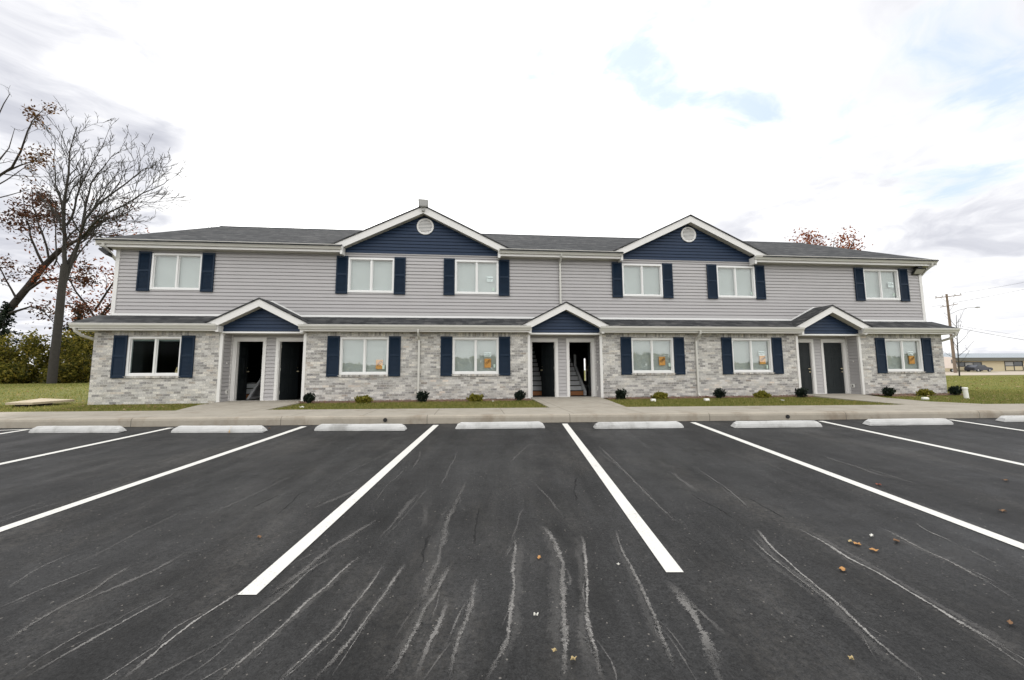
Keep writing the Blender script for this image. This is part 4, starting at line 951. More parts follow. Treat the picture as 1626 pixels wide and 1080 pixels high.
orange(6.801, 1.752, '1068', 'orange sheet numbered 1068, with no white notice above it, right of the middle entrance')
orange(10.675, 1.785, '1066', 'orange sheet numbered 1066 below a white notice, in the window left of the closed doors')
orange(16.83, 1.77, '1064', 'orange sheet numbered 1064 below a white notice, right of the closed doors')
o = add('tan_card', MB().prism([(-9.41, YN+.02, 1.395), (-9.24, YN+.02, 1.395), (-9.245, YN+.05, 1.62), (-9.385, YN+.05, 1.60)], (0, 0.01, 0)), 'card_tan'); recenter(o)
tag(o, 'tan card leaning in the corner of the dark open window', 'card')
text_obj('number', '74', 0.085, 'ink_brown', Matrix.Translation((-9.32, YN+.026, 1.50)) @ FACE @ Matrix.Rotation(math.radians(50), 4, 'Z'), o)
white_note(0.541, 1.985, YN, 'white notice above the orange 1070 sheet, left of the middle entrance', 'Notice')
white_note(10.64, 2.02, YN, 'white notice above the orange 1066 sheet, left of the closed doors', 'Notice')
white_note(16.785, 2.02, YN, 'white notice above the orange 1064 sheet, right of the closed doors', 'Notice')
white_note(0.63, 4.745, YU+.046, 'white notice in the upper window at the right of the left gable', 'Notice', 0.22, 0.19)
white_note(16.80, 4.80, YU+.046, 'white notice in the upper window farthest right', 'Notice', 0.24, 0.20)

# ------------------------------------------------------------------ wheel stops
BLK = [((-7.565, 8.557), 'white concrete wheel stop at the left end of the row'),
       ((-4.81, 8.227), 'white concrete wheel stop with an ochre rust streak on its face'),
       ((-2.149, 8.08), 'white concrete wheel stop with a brown leaf lying against its front'),
       ((0.563, 7.966), 'white concrete wheel stop just left of the walk to the middle entrance'),
       ((3.268, 7.639), 'white concrete wheel stop in front of the middle entrance walk'),
       ((6.0, 7.393), 'white concrete wheel stop in front of the kerb drain below the fourth ground-floor window'),
       ((8.80, 7.30), 'white chipped concrete wheel stop in front of the walk to the closed doors'),
       ((11.95, 7.33), 'white concrete wheel stop cut off by the right edge of the photo')]
def block_mesh(seed):
    r = random.Random(seed); t = MB(); L, wb, wt, h, ch = 0.88, 0.085, 0.048, 0.118, 0.10
    secs = [(-L, 0.72), (-L+ch*0.35, 0.9), (-L+ch, 1.0)] + [(-L+ch+(2*L-2*ch)*k/8, 1.0) for k in range(1, 8)] + [(L-ch, 1.0), (L-ch*0.35, 0.9), (L, 0.72)]
    n = 8
    for x, f in secs:
        inset = (1-f)*0.9
        e = 0.014*(x/L)
        hh = h*(1-inset*1.2)
        for y, z in ((-wb, 0), (-wb, 0.028), (-wb+0.012, 0.07), (-wt, hh-0.008), (-wt+0.012, hh), (wt-0.012, hh), (wt, hh-0.008), (wb, 0.02)):
            t.v.append((x*(1.0 if z < 0.05 else 1-0.05*z/h*(1 if f < 1 else 0)), y*(1-inset*0.25)+r.uniform(-.0025, .0025), z+r.uniform(-.0025, .0025) if z > 0.001 else 0))
    for k in range(len(secs)-1):
        for q in range(n):
            a, b = k*n+q, k*n+(q+1) % n; t.f.append((a, b, b+n, a+n))
    t.f.append(tuple(range(n-1, -1, -1))); t.f.append(tuple(range((len(secs)-1)*n, len(secs)*n)))
    return t
for i, ((x, y), lab) in enumerate(BLK):
    c = Vector((x, y, 0)) + KN*0.085; dx = KD
    mt = Matrix.Translation((c.x, c.y, lot(c.x, c.y)+0.002)) @ Matrix.Rotation(math.atan2(KD.y, KD.x) - (0.05 if i < 3 else -0.01), 4, 'Z')
    o = add('wheel_stop', block_mesh(i).moved(mt), 'concrete_block'); recenter(o); tag(o, lab, 'wheel stop', 'concrete wheel stops along the kerb')
    pins = MB()
    for px in (-0.55, 0.55): pins.tube([(px, 0, 0.112), (px, 0, 0.1225)], 0.012, 8)
    add('anchor_pin', pins.moved(mt), 'galvanised', o)
    if i == 1:
        s_ = MB().quad((0.23, -0.0885, 0.004), (0.262, -0.0885, 0.004), (0.256, -0.0885, 0.027), (0.236, -0.0885, 0.027)); s2 = MB()
        s2.quad((0.232, -0.0895, 0.004), (0.264, -0.0895, 0.004), (0.258, -0.0895, 0.030), (0.238, -0.0895, 0.030)); s2.quad((0.238, -0.0895, 0.030), (0.258, -0.0895, 0.030), (0.255, -0.052, 0.108), (0.243, -0.052, 0.108))
        add('rust_streak', s2.moved(mt), 'card_tan', o)
    if i == 5:
        s2 = MB()
        for px in (-0.10, 0.13): s2.quad((px, -0.089, 0.01), (px+.006, -0.089, 0.01), (px+.012, -0.0525, 0.105), (px+.006, -0.0525, 0.105))
        add('crack', s2.moved(mt), 'floor_dark', o)

# ------------------------------------------------------------------ leaves and scraps on the asphalt
KIND = {'o': ('leaf_dry_orange', 'fallen_leaf', 'leaf', 'dry orange leaf lying on the asphalt', 'dry leaves on the asphalt'),
        'y': ('leaf_dry_pale', 'fallen_leaf', 'leaf', 'pale yellow dry leaf lying on the near asphalt', 'dry leaves on the asphalt'),
        'b': ('leaf_dry_brown', 'fallen_leaf', 'leaf', 'dull brown leaf lying on the asphalt', 'dry leaves on the asphalt'),
        'r': ('leaf_dry_red', 'fallen_leaf', 'leaf', 'dark red leaf lying on the asphalt', 'dry leaves on the asphalt'),
        'w': ('scrap_white', 'paper_scrap', 'paper scrap', 'small white scrap lying on the asphalt', 'white scraps on the asphalt')}
def leaf(x, y, sz, seed):
    r = random.Random(seed); t = MB(); n = 9; a = r.uniform(0, 6.28); pts = []
    for k in range(n*2):
        an = math.pi*k/n; rad = sz*(0.62+0.38*math.cos(an)**2)*(1.0 if k % 2 else r.uniform(0.62, 0.85))
        pts.append((x+rad*math.cos(an+a)*1.0, y+rad*math.sin(an+a)*0.75, 0.006+0.012*abs(math.sin(an*1.5+seed))+0.004*r.random()))
    c = (x, y, 0.007)
    for k in range(len(pts)): t.quad(c, pts[k], pts[(k+1) % len(pts)])
    t.v = [(p[0], p[1], p[2]+lot(p[0], p[1])) for p in t.v]; return t
for i, (x, y, k) in enumerate(LEAVES):
    mat, nm, cat, lab, grp = KIND[k]
    d = math.hypot(x, y); sz = {'w': 0.016, 'y': 0.018}.get(k, 0.024) * (1 if d < 4 else 1.5)
    if i == 9: lab = 'large dark red leaf against the front of the third wheel stop from the left'; sz = 0.075
    if i == 1: lab = 'largest orange leaf on the right-hand asphalt'; sz = 0.034
    o = add(nm, leaf(x, y, sz, i), mat); recenter(o); tag(o, lab, cat, grp)

# ------------------------------------------------------------------ lawn, mulch, litter
def blades(n, xr, yr, ok, h, wd, name_rng, z0=GZ-0.012):
    r = name_rng; x = r.uniform(*xr, n); y = r.uniform(*yr, n); k = ok(x, y); x, y = x[k], y[k]; n = len(x)
    a = r.uniform(0, 6.283, n); hh = h*r.uniform(0.5, 1.25, n); ww = wd*r.uniform(0.6, 1.3, n); lean = r.normal(0, 0.45, (n, 2))*hh[:, None]
    z = np.full(n, z0)
    b0 = np.stack([x-np.cos(a)*ww, y-np.sin(a)*ww, z], 1); b1 = np.stack([x+np.cos(a)*ww, y+np.sin(a)*ww, z], 1)
    tp = np.stack([x+lean[:, 0], y+lean[:, 1], z+hh], 1)
    return np.stack([b0, b1, tp], 1).reshape(-1, 3)
def back_edge(x): return 8.69+KS*x+SW+0.13
def strip_ok(x, y):
    e = 0.03*np.sin(x*9)+0.03*np.sin(x*23+1)
    return (y > back_edge(x)+0.02) & (y < 12.98+e*2.5)
V = []
for x0, x1 in ((-5.18, 2.02), (4.2, 11.55)):
    V.append(blades(26000, (x0, x1), (9.3, 13.1), lambda x, y, a=x0, b=x1: strip_ok(x, y) & (x > a+0.05*np.sin(y*7)+(0.22*(y-10.2) if a > 4 and False else 0)) & (x < b), 0.05, 0.006, rng))
def right_ok(x, y): return (y > back_edge(x)+0.02) & ((x > 18.1) | (y < 12.95)) & (x > 13.62+0.0*y) & ~((y > 11.2) & (x < 13.7+0.0*x)) | ((y > 10.45) & (y < 12.95) & (x > 13.2+(y-10.4)*0.28) & (x < 18.1))
V.append(blades(30000, (13.2, 26), (8.3, 16), lambda x, y: right_ok(x, y) & ~((x > 13.2) & (x < 18.1) & (y > 12.95)), 0.05, 0.006, rng))
V.append(blades(24000, (-16, -7.4), (10.5, 14), lambda x, y: (y > back_edge(x)+0.02) & ((x < -11.75) | (y < 13.3)) & (x < -7.6-0.22*(y-10.8)), 0.05, 0.006, rng))
V.append(blades(26000, (-46, -12), (11, 40), lambda x, y: y > back_edge(x)+0.5, 0.07, 0.016, rng))
V.append(blades(26000, (18.2, 60), (8, 44), lambda x, y: y > back_edge(x)+0.3, 0.07, 0.016, rng))
lawn = add('grass', mesh_np('grass', np.concatenate(V), 3, 'grass_blade'), None); struct(lawn, 'stuff')
lawn['label'] = 'short green grass with yellowed patches on the lawns'
def flakes(n, xr, yr, ok, sz, z, lift=0.02):
    x = rng.uniform(*xr, n); y = rng.uniform(*yr, n); k = ok(x, y); x, y = x[k], y[k]; n = len(x)
    a = rng.uniform(0, 6.283, n); s = sz*rng.uniform(0.5, 1.3, n); c, d = np.cos(a)*s, np.sin(a)*s
    zz = lambda: z + rng.uniform(0, lift, n)
    q = [np.stack([x+c, y+d, zz()], 1), np.stack([x-d*.6, y+c*.6, zz()], 1), np.stack([x-c, y-d, zz()], 1), np.stack([x+d*.6, y-c*.6, zz()], 1)]
    return np.stack(q, 1).reshape(-1, 3)
lit = [flakes(420, (19, 60), (9, 42), lambda x, y: y > back_edge(x)+0.5, 0.085, GZ+0.02, 0.07), flakes(170, (-44, -12.5), (12, 38), lambda x, y: x < 0, 0.075, GZ+0.02, 0.06),
       flakes(60, (-11, -7.6), (10.8, 13), lambda x, y: y > back_edge(x)+0.1, 0.05, GZ+0.03, 0.03), flakes(90, (13.8, 19), (9.5, 13), lambda x, y: y > back_edge(x)+0.2, 0.045, GZ+0.03, 0.03)]
struct(add('leaf_litter', mesh_np('leaf_litter', np.concatenate(lit), 4, 'leaf_litter'), None), 'stuff')
beds = [(-5.40, 1.96), (4.52, 12.0), (14.58, 18.05)]
for a, b in beds:
    t = MB(); n = int((b-a)/0.12); t.v = []
    for k in range(n+1):
        x = a+(b-a)*k/n; yf = 12.97+0.05*math.sin(x*8)+0.03*math.sin(x*19+2) - (0.28 if x > 14.5 and x < 15.6 else 0)
        t.v += [(x, yf, GZ-0.008), (x, yf+0.12, GZ+0.022), (x, 13.4, GZ+0.028), (x, YB+0.02, GZ+0.012)]
    for k in range(n):
        for j in range(3): q = k*4+j; t.f.append((q, q+4, q+5, q+1))
    bed = struct(add('mulch_bed', t, 'mulch_base'), 'stuff')
    add('mulch_chips', mesh_np('mulch_chips', flakes(int(520*(b-a)/7), (a, b), (12.95, 13.6), lambda x, y: x > -99, 0.03, GZ+0.022, 0.03), 4, 'mulch_chip'), None, bed)

# ------------------------------------------------------------------ shrubs
def cluster(n, c, r, sz, up=0.0, dens=0.35, flat=0.0):
    """leaf-sized faces through an uneven ellipsoid"""
    u = rng.normal(size=(n, 3)); u /= np.linalg.norm(u, axis=1)[:, None]
    rad = rng.uniform(dens, 1.0, n)**0.6
    lump = 1 + 0.22*np.sin(u[:, 0]*5+c[0]*3)*np.cos(u[:, 2]*4+c[1]) + 0.12*np.sin(u[:, 1]*9+c[0])
    p = np.array(c) + u*np.array(r)*(rad*lump)[:, None]
    return quads_at(p, sz, up, u)
def quads_at(p, sz, up=0.0, bias=None):
    n = len(p); d = rng.normal(size=(n, 3)); d[:, 2] += up
    if bias is not None: d += bias*up
    d /= np.linalg.norm(d, axis=1)[:, None]; e = rng.normal(size=(n, 3)); e -= d*np.sum(e*d, 1)[:, None]; e /= np.linalg.norm(e, axis=1)[:, None]
    s = (sz*rng.uniform(0.55, 1.35, n))[:, None]
    return np.stack([p-d*s, p+e*s*0.5, p+d*s, p-e*s*0.5], 1).reshape(-1, 3)
DARK = [(-4.95, 12.85, 'small dark evergreen shrub at the corner right of the left entrance'), (-1.55, 12.85, 'small dark evergreen shrub in front of the left brick-wall downspout'),
        (1.53, 12.9, 'small dark evergreen shrub at the corner left of the middle entrance'), (4.93, 12.95, 'small dark evergreen shrub at the corner right of the middle entrance'),
        (8.35, 12.85, 'small dark evergreen shrub just right of the right brick-wall downspout'), (11.2, 12.7, 'small dark evergreen shrub beside the left of the closed doors'),
        (14.6, 12.77, 'small dark evergreen shrub right of the closed doors, at the walk'), (17.5, 12.95, 'small dark evergreen shrub past the right corner of the building')]
def stems(c, n, h, r, mat, parent):
    t = MB()
    for k in range(n):
        a = 6.283*k/n; t.tube([(c[0]+.02*math.cos(a), c[1]+.02*math.sin(a), GZ-0.01), (c[0]+r*.5*math.cos(a), c[1]+r*.5*math.sin(a), GZ+h)], [0.008, 0.004], 5)
    add('stem', t, mat, parent)
for i, (x, y, lab) in enumerate(DARK):
    c = (x, y, GZ+0.15); s = (0.92, 1.05, 1.0, 1.08, 1.02, 1.12, 1.05, 1.05)[i]
    v = np.concatenate([cluster(620, c, (0.165*s, 0.155*s, 0.14*s), 0.034, 0.9), cluster(90, (x+0.03, y, GZ+0.22), (0.17*s, 0.15*s, 0.10*s), 0.045, 1.4, 0.8)])
    v[:, 2] = np.maximum(v[:, 2], GZ+0.012)
    o = add('evergreen_shrub', mesh_np('evergreen_shrub', v, 4, 'leaf_dark_shrub'), None); recenter(o); tag(o, lab, 'shrub', 'small dark shrubs along the brick wall')
    stems((x, y), 5, 0.14, 0.1, 'bark_dark', o)
GOLD = [(-3.32, 12.8, 'low golden-green shrub under the window with the 1072 sheet'), (0.13, 12.85, 'low golden-green shrub under the window left of the middle entrance'),
        (6.3, 12.95, 'low golden-green shrub under the window with the 1068 sheet'), (9.85, 12.8, 'low golden-green shrub under the window left of the closed doors'), (16.15, 12.85, 'low golden-green shrub under the rightmost window')]
for i, (x, y, lab) in enumerate(GOLD):
    v = cluster(900, (x, y, GZ+0.09), (0.25, 0.20, 0.13), 0.042, 1.2, 0.3); v[:, 2] = np.maximum(v[:, 2], GZ+0.012)
    o = add('golden_shrub', mesh_np('golden_shrub', v, 4, 'leaf_gold_shrub'), None); recenter(o); tag(o, lab, 'shrub', 'low golden shrubs along the brick wall')
    stems((x, y), 6, 0.1, 0.16, 'bark_dark', o)

# ------------------------------------------------------------------ small things on the grass
o = add('standpipe', MB().lathe([(0.062, -0.05), (0.062, 0.29), (0.072, 0.295), (0.072, 0.335), (0.062, 0.35), (0.02, 0.355)], (0, 0, 0), 20).moved(Matrix.Translation((16.0, 11.55, GZ)) @ Matrix.Rotation(math.radians(-4), 4, 'Y')), 'plastic_white', smooth=False, bevel=0.004)
recenter(o); tag(o, 'white plastic standpipe sticking up from the lawn right of the building', 'pipe')
o = add('cleanout_cap', MB().lathe([(0.088, -0.02), (0.09, 0.04), (0.075, 0.06), (0.03, 0.068), (0.01, 0.069)], (14.05, 11.2, GZ+0.015), 20), 'plastic_white', smooth=True)
recenter(o); tag(o, 'low round white cap in the grass below the rightmost window', 'cap')
for x, y, w_, h_, lab in ((5.63, 12.0, 0.15, 0.07, 'small white box in the grass in front of the golden shrub below the 1068 sheet'), (7.33, 11.9, 0.15, 0.07, 'small white box in the grass at the foot of the right brick-wall downspout')):
    t = MB().prism([(x-w_/2, y, GZ-0.01), (x+w_/2, y, GZ-0.01), (x+w_/2-.01, y+.02, GZ+h_), (x-w_/2+.01, y+.02, GZ+h_)], (0, 0.10, 0))
    o = add('valve_box', t, 'plastic_white', bevel=0.006); recenter(o); tag(o, lab, 'box', 'small white boxes in the grass')
for x, y, w_, lab in ((-4.4, 11.0, 0.13, 'crumpled white paper at the left tip of the grass right of the left entrance'), (0.65, 12.2, 0.07, 'two-lobed white scrap in the grass left of the middle entrance'), (9.2, 11.1, 0.10, 'thin white paper strip on the grass left of the closed doors')):
    t = MB(); r = random.Random(int(x*7))
    for k in range(5): t.quad(*[(x+w_*(k/5-0.5+dx_), y+dy_, GZ+0.04+r.uniform(0, 0.035)) for dx_, dy_ in ((0, 0), (.2, 0), (.2, 0.07), (0, 0.07))])
    o = add('paper_scrap', t, 'scrap_white'); recenter(o); tag(o, lab, 'litter', 'white scraps on the grass')
P0, P1, P2_, P3 = (-13.3, 12.75), (-12.62, 12.62), (-12.05, 13.8), (-14.3, 15.1)
o = add('board_platform', MB().prism([(-13.25, 12.9, GZ+0.07), (-12.5, 12.85, GZ+0.07), (-12.35, 13.9, GZ+0.08), (-14.1, 14.75, GZ+0.08)], (0, 0, 0.06)), 'plywood'); recenter(o)
tag(o, 'pale flat wooden platform on the lawn left of the building', 'platform')
t = MB().box(-13.1, -12.8, 13.0, 13.15, GZ-0.01, GZ+.069); t.box(-12.7, -12.5, 13.2, 13.4, GZ-0.01, GZ+.069); t.box(-13.7, -13.4, 14.0, 14.3, GZ-0.01, GZ+.069)
add('support_block', t, 'bark_dark', o)

# ------------------------------------------------------------------ trees
class Tree:
    def __init__(s, seed): s.r = random.Random(seed); s.mb = MB(); s.tips = []
    def grow(s, pts, r0, r1, sides=7):
        n = len(pts); s.mb.tube(pts, [r0+(r1-r0)*k/(n-1) for k in range(n)], sides, caps=False)
    def wobble(s, p, d, L, n, up, jit):
        out = [p.copy()]; d = d.normalized()
        for k in range(n):
            d = (d + Vector((s.r.gauss(0, jit), s.r.gauss(0, jit), s.r.gauss(0, jit)+up))).normalized(); p = p + d*(L/n); out.append(p.copy())
        return out
    def limb(s, pts, r0, r1, depth, dens, up=0.05, spread=0.75, lenf=0.34, start=0.22, minr=0.010, leafy=False):
        P_ = [Vector(p) for p in pts]; seg = [(b-a).length for a, b in zip(P_, P_[1:])]; L = sum(seg)
        fine = []
        for i, (a, b) in enumerate(zip(P_, P_[1:])):
            n = max(1, int(seg[i]/0.9))
            for k in range(n):
                q = a.lerp(b, k/n)
                if fine and L > 2: q = q + Vector((s.r.gauss(0, .035), s.r.gauss(0, .035), 0))*min(1, L/6)
                fine.append(q)
        fine.append(P_[-1]); s.grow(fine, r0, r1, 9 if r0 > 0.2 else (6 if r0 > 0.05 else (4 if r0 > 0.02 else 3)))
        if depth == 0: s.tips += fine[-2:]; return
        cnt = max(2, int(L*dens))
        for k in range(cnt):
            f = start + (1-start)*(k+s.r.random())/cnt; f = min(f, 0.99)
            i = min(int(f*(len(fine)-1)), len(fine)-2); a, b = fine[i], fine[i+1]; p = a.lerp(b, f*(len(fine)-1)-i)
            t = (b-a).normalized(); q = Vector((s.r.gauss(0, 1), s.r.gauss(0, 1), s.r.gauss(0, 0.6))); q = (q - t*q.dot(t)).normalized()
            d = (t*(1-spread*0.45) + q*spread + Vector((0, 0, up*2))).normalized()
            ll = max(0.35, L*lenf*s.r.uniform(0.5, 1.15)*(1.15-0.6*f)); rr = max(minr, (r0+(r1-r0)*f)*s.r.uniform(0.35, 0.55))
            s.limb(s.wobble(p, d, ll, max(3, int(ll/0.5)), up, 0.16), rr, max(minr*0.6, rr*0.25), depth-1, dens*1.35, up, spread, lenf*1.12, 0.2, minr)
        s.tips.append(fine[-1])
def make_tree(name, limbs, seed, mat, depth, dens, label, cat='tree', up=0.05, minr=0.011, spread=0.75, lenf=0.34, trunk_first=True, tops=None):
    T = Tree(seed)
    for i, (pts, r0, r1) in enumerate(limbs):
        if i == 0 and trunk_first: T.grow([Vector(p) for p in pts], r0, r1, 14)
        else: T.limb(pts, r0, r1, depth, dens, up, spread, lenf, 0.15, minr)
    base = limbs[0][0][0]; root = empty(name, (base[0], base[1], GZ)); tag(root, label, cat)
    me = T.mb.mesh('trunk', True) if len(T.mb.v) < 400000 else T.mb.mesh('trunk')
    add('trunk', me, mat, root); return root, T
def leaves_on(root, T, n, sz, spread, mat, per=6, flt=None, name='crown'):
    tips = [t for t in T.tips if flt is None or flt(t)]
    pick = rng.choice(len(tips), size=min(len(tips), n//per), replace=len(tips) < n//per)
    c = np.array([tuple(tips[i]) for i in pick]); p = np.repeat(c, per, 0) + rng.normal(0, spread, (len(c)*per, 3))
    add(name, mesh_np(name, quads_at(p, sz), 4, mat), None, root)

bt, T = make_tree('bare_tree', [(p, a*(.74 if i == 0 else .70), b*(.85 if i == 0 else .62)) for i, (p, a, b) in enumerate(BARE)], 5, 'bark_grey', 3, 1.5, 'tall bare tree with a pale trunk, nearest the left end of the building', up=0.07, minr=0.019, spread=0.52, lenf=0.38)
leaves_on(bt, T, 260, 0.10, 0.25, 'leaf_brown', 4, lambda t: t.z < 14)
lt, T = make_tree('leaning_tree', [(p, a*.64, b*.66) for p, a, b in LEAN], 9, 'bark_dark', 3, 0.8, 'dark tree leaning to the right across the bare tree, with brown leaves', up=0.0, minr=0.014, spread=0.85, lenf=0.36)
leaves_on(lt, T, 60000, 0.15, 0.45, 'leaf_brown', 10)
ut, T = make_tree('orange_leaved_tree', [(p, a*.62, b*.62) for p, a, b in UPPER], 21, 'bark_dark', 3, 0.7, 'tree at the left edge whose high branches carry sparse orange-brown leaves', up=0.03, minr=0.012, spread=0.75, lenf=0.30)
leaves_on(ut, T, 9000, 0.10, 0.22, 'leaf_orange', 10, lambda t: t.x > -31)
RUS = [([(-41.2, 47, 0.3), (-41.0, 47, 4.0), (-40.6, 47.2, 7.0)], .28, .2)] + [([(-40.8, 47.1, 4.5+k*0.6), (-40.8+math.cos(a)*2.2, 47+math.sin(a)*1.6, 6.5+k*0.9), (-40.8+math.cos(a)*4.6, 47+math.sin(a)*2.6, 8.0+k*1.35)], .11, .03) for k, a in enumerate((0.2, 2.6, -0.5, 1.2, 0.5, 3.4, -0.1))]
rt, T = make_tree('russet_tree', RUS, 4, 'bark_dark', 2, 1.0, 'red-brown leaved tree behind the bare trunk, partly hidden by the building corner', up=0.05, minr=0.015)
leaves_on(rt, T, 34000, 0.16, 0.65, 'leaf_red', 9)
RT = [([(43.5, 43, 0.3), (43.6, 43, 6), (43.5, 43, 11)], .3, .2)] + [([(43.5, 43, 9+k*0.4), (43.5+math.cos(a)*1.6, 43+math.sin(a)*1.4, 13.2+k*0.25), (43.5+math.cos(a)*3.2, 43+math.sin(a)*2, 15.3+zt)], .10, .03) for k, (a, zt) in enumerate(((2.9, 1.2), (2.2, 2.4), (1.5, 2.2), (0.9, 2.4), (0.2, 1.3), (-0.4, 0.6), (3.5, 0.8), (-1.2, 1.4)))]
r2, T = make_tree('red_tree', RT, 8, 'bark_dark', 2, 0.9, 'red-leaved tree whose top shows above the right end of the roof', up=0.08, minr=0.013)
leaves_on(r2, T, 26000, 0.17, 0.42, 'leaf_red', 9)
TW = [([(-25.0, 40, 0.3), (-25.05, 40, 8), (-25.05, 40, 13.5)], .14, .06)] + [([(-25.05, 40, 13.0), (-25.05+dx_*.6, 40, 15.2), (-25.05+dx_, 40+dx_*.5, zt)], .035, .012) for dx_, zt in ((0.5, 17.2), (-0.6, 16.9), (-0.1, 17.0), (0.9, 16.3), (-0.9, 16.0))]
make_tree('slender_tree', TW, 3, 'bark_grey', 1, 0.6, 'slender bare tree whose twigs show just above the left roof slope', up=0.1, minr=0.010)
YT = [([(58.95, 43, 0.4), (59.1, 43, 3.0), (59.25, 43, 5.2), (59.5, 43, 8.0)], .075, .02)]
for k in range(11):
    z = 1.9+k*0.5; a = k*2.4; rch = 1.75-0.10*k
    YT.append(([(59.05+0.06*k*.6, 43, z), (59.05+.04*k+math.cos(a)*rch*.5, 43+math.sin(a)*rch*.5, z+0.7), (59.05+.04*k+math.cos(a)*rch, 43+math.sin(a)*rch, z+1.7)], .03, .010))
make_tree('young_tree', YT, 12, 'bark_grey', 2, 1.6, 'young bare tree in front of the utility pole', up=0.1, minr=0.009)

# hedge shrubs and two dark conifers below the trees
HED = [(-47.5, 42.5, 2.9, 3.4), (-44.6, 42, 2.4, 3.0), (-42.3, 43, 2.5, 2.6), (-40.1, 44, 2.5, 3.1), (-37.6, 43, 2.3, 2.7), (-35.2, 44, 2.3, 2.9), (-42.0, 40.9, 1.9, 1.4), (-45.4, 40.5, 2.0, 1.7), (-38.3, 41.3, 1.8, 1.3), (-33.0, 44.5, 2.4, 2.6), (-50.5, 42, 3.0, 3.8)]
HL = ['olive hedge shrub at the left edge below the leaning tree', 'tall yellow-green hedge shrub left of the bare trunk', 'rounded olive hedge shrub close behind the bare trunk on its left', 'high olive hedge shrub close behind the bare trunk on its right',
      'olive hedge shrub between the bare trunk and the building', 'dark olive hedge shrub against the building corner', 'low bright shrub at the lawn edge just left of the bare trunk', 'low yellow-green shrub at the lawn edge at the left edge of the photo', 'low shrub at the lawn edge just right of the bare trunk',
      'olive hedge shrub hidden mostly behind the building corner', 'tall olive hedge shrub outside the left edge']
for i, (x, y, r_, h_) in enumerate(HED):
    if h_ > 2: h_ *= (1.35, 1.2, 1.45, 1.25, 1.5)[i % 5]
    n = 3600 if h_ > 2 else 2200
    v = cluster(n, (x, y, GZ+h_*0.48), (r_*0.62, r_*0.55, h_*0.62), 0.13, 0.2, 0.35)
    v = np.concatenate([v, cluster(500, (x+0.5, y-.4, GZ+h_*0.72), (r_*0.55, r_*0.5, h_*0.52), 0.12, 0.2, 0.8)]); v[:, 2] = np.maximum(v[:, 2], GZ)
    tp = np.concatenate([cluster(70, (x+rng.uniform(-1, 1)*r_*.5, y+rng.uniform(-.5, .5), GZ+h_*rng.uniform(0.9, 1.2)), (r_*.2, r_*.2, h_*.26), 0.12, 0.2, 0.2) for q in range(9)]); v = np.concatenate([v, tp])
    root = empty('hedge_shrub', (x, y, GZ)); tag(root, HL[i], 'shrub', 'hedge shrubs along the left lawn')
    add('foliage', mesh_np('foliage', v, 4, 'leaf_hedge'), None, root)
    t = MB()
    for k in range(6): a = k*1.05; t.tube([(x+.1*math.cos(a), y+.1*math.sin(a), GZ-.05), (x+r_*.35*math.cos(a), y+r_*.35*math.sin(a), GZ+h_*.7)], [.04, .012], 5)
    add('stem', t, 'bark_dark', root)
for x, y, h_, rb_, lab in ((-47.2, 45, 7.6, 3.2, 'dark conifer at the left edge behind the hedge'), (-43.6, 48.5, 8.0, 3.6, 'dark conifer behind the bare trunk')):
    pts = []
    for k in range(64):
        f = (k/64)**0.9; z = GZ+0.5+h_*f; a = rng.uniform(0, 6.28); L = rb_*(1-f)*rng.uniform(0.7, 1.1)+0.15
        m_ = int(60*L/rb_)+14; s_ = rng.uniform(0.1, 1, m_)
        pts.append(np.stack([x+np.cos(a)*L*s_, y+np.sin(a)*L*s_, z-0.45*L*s_**1.5], 1)+rng.normal(0, 0.13, (m_, 3)))
    root = empty('conifer', (x, y, GZ)); tag(root, lab, 'tree', 'dark conifers behind the hedge')
    add('foliage', mesh_np('foliage', quads_at(np.concatenate(pts), 0.17), 4, 'leaf_conifer'), None, root)
    add('trunk', MB().tube([(x, y, GZ-.1), (x, y, GZ+h_)], [.2, .03], 8), 'bark_dark', root)

# ------------------------------------------------------------------ beyond the right lawn: road, pole, wires, low building, vehicles
t = MB()
RXs = [24, 40, 60, 90, 140, 300]
for x in RXs:
    for y in (47.0 if x < 200 else 40.0, 73.5): t.v.append((x, y, hill(min(x, 140), y)+0.03))
for i in range(len(RXs)-1): a = 2*i; t.f.append((a, a+2, a+3, a+1))
struct(add('road', t, 'road_far'))
E = empty('low_building', (112, 75, 0.68)); tag(E, 'long low cream building with a grey metal roof beyond the right lawn', 'building')
gz = 0.62
wb_ = wall_grid(MB(), 95.0, 150.0, gz-0.4, 3.0, 75.0, 75.25, [(102.3, 108.55, 0.80, 2.72), (114.1, 118.7, 0.80, 2.85), (124.5, 130, 0.8, 2.8)])
me = bpy.data.meshes.new('wall'); me.from_pydata(wb_.v, [], wb_.f); add('wall', me, 'cream_wall', E)
t = MB().box(95.0, 95.25, 75.26, 88, gz-.4, 3.0); t.box(95, 150, 88.01, 88.25, gz-.4, 3.0); t.box(149.75, 150, 75.26, 88, gz-.4, 3); add('wall', t, 'cream_wall', E)
add('fascia', MB().prism([(94.2, 74.0, 2.93), (94.2, 74.0, 3.60), (94.2, 74.2, 3.60), (94.2, 74.9, 2.93)], (57, 0, 0)), 'fascia_dark', E)
add('roof', MB().prism([(94.0, 73.9, 3.605), (94.0, 79.5, 4.75), (94.0, 83.5, 4.75), (94.0, 89, 3.605)], (57.4, 0, 0)), 'seam_metal', E)
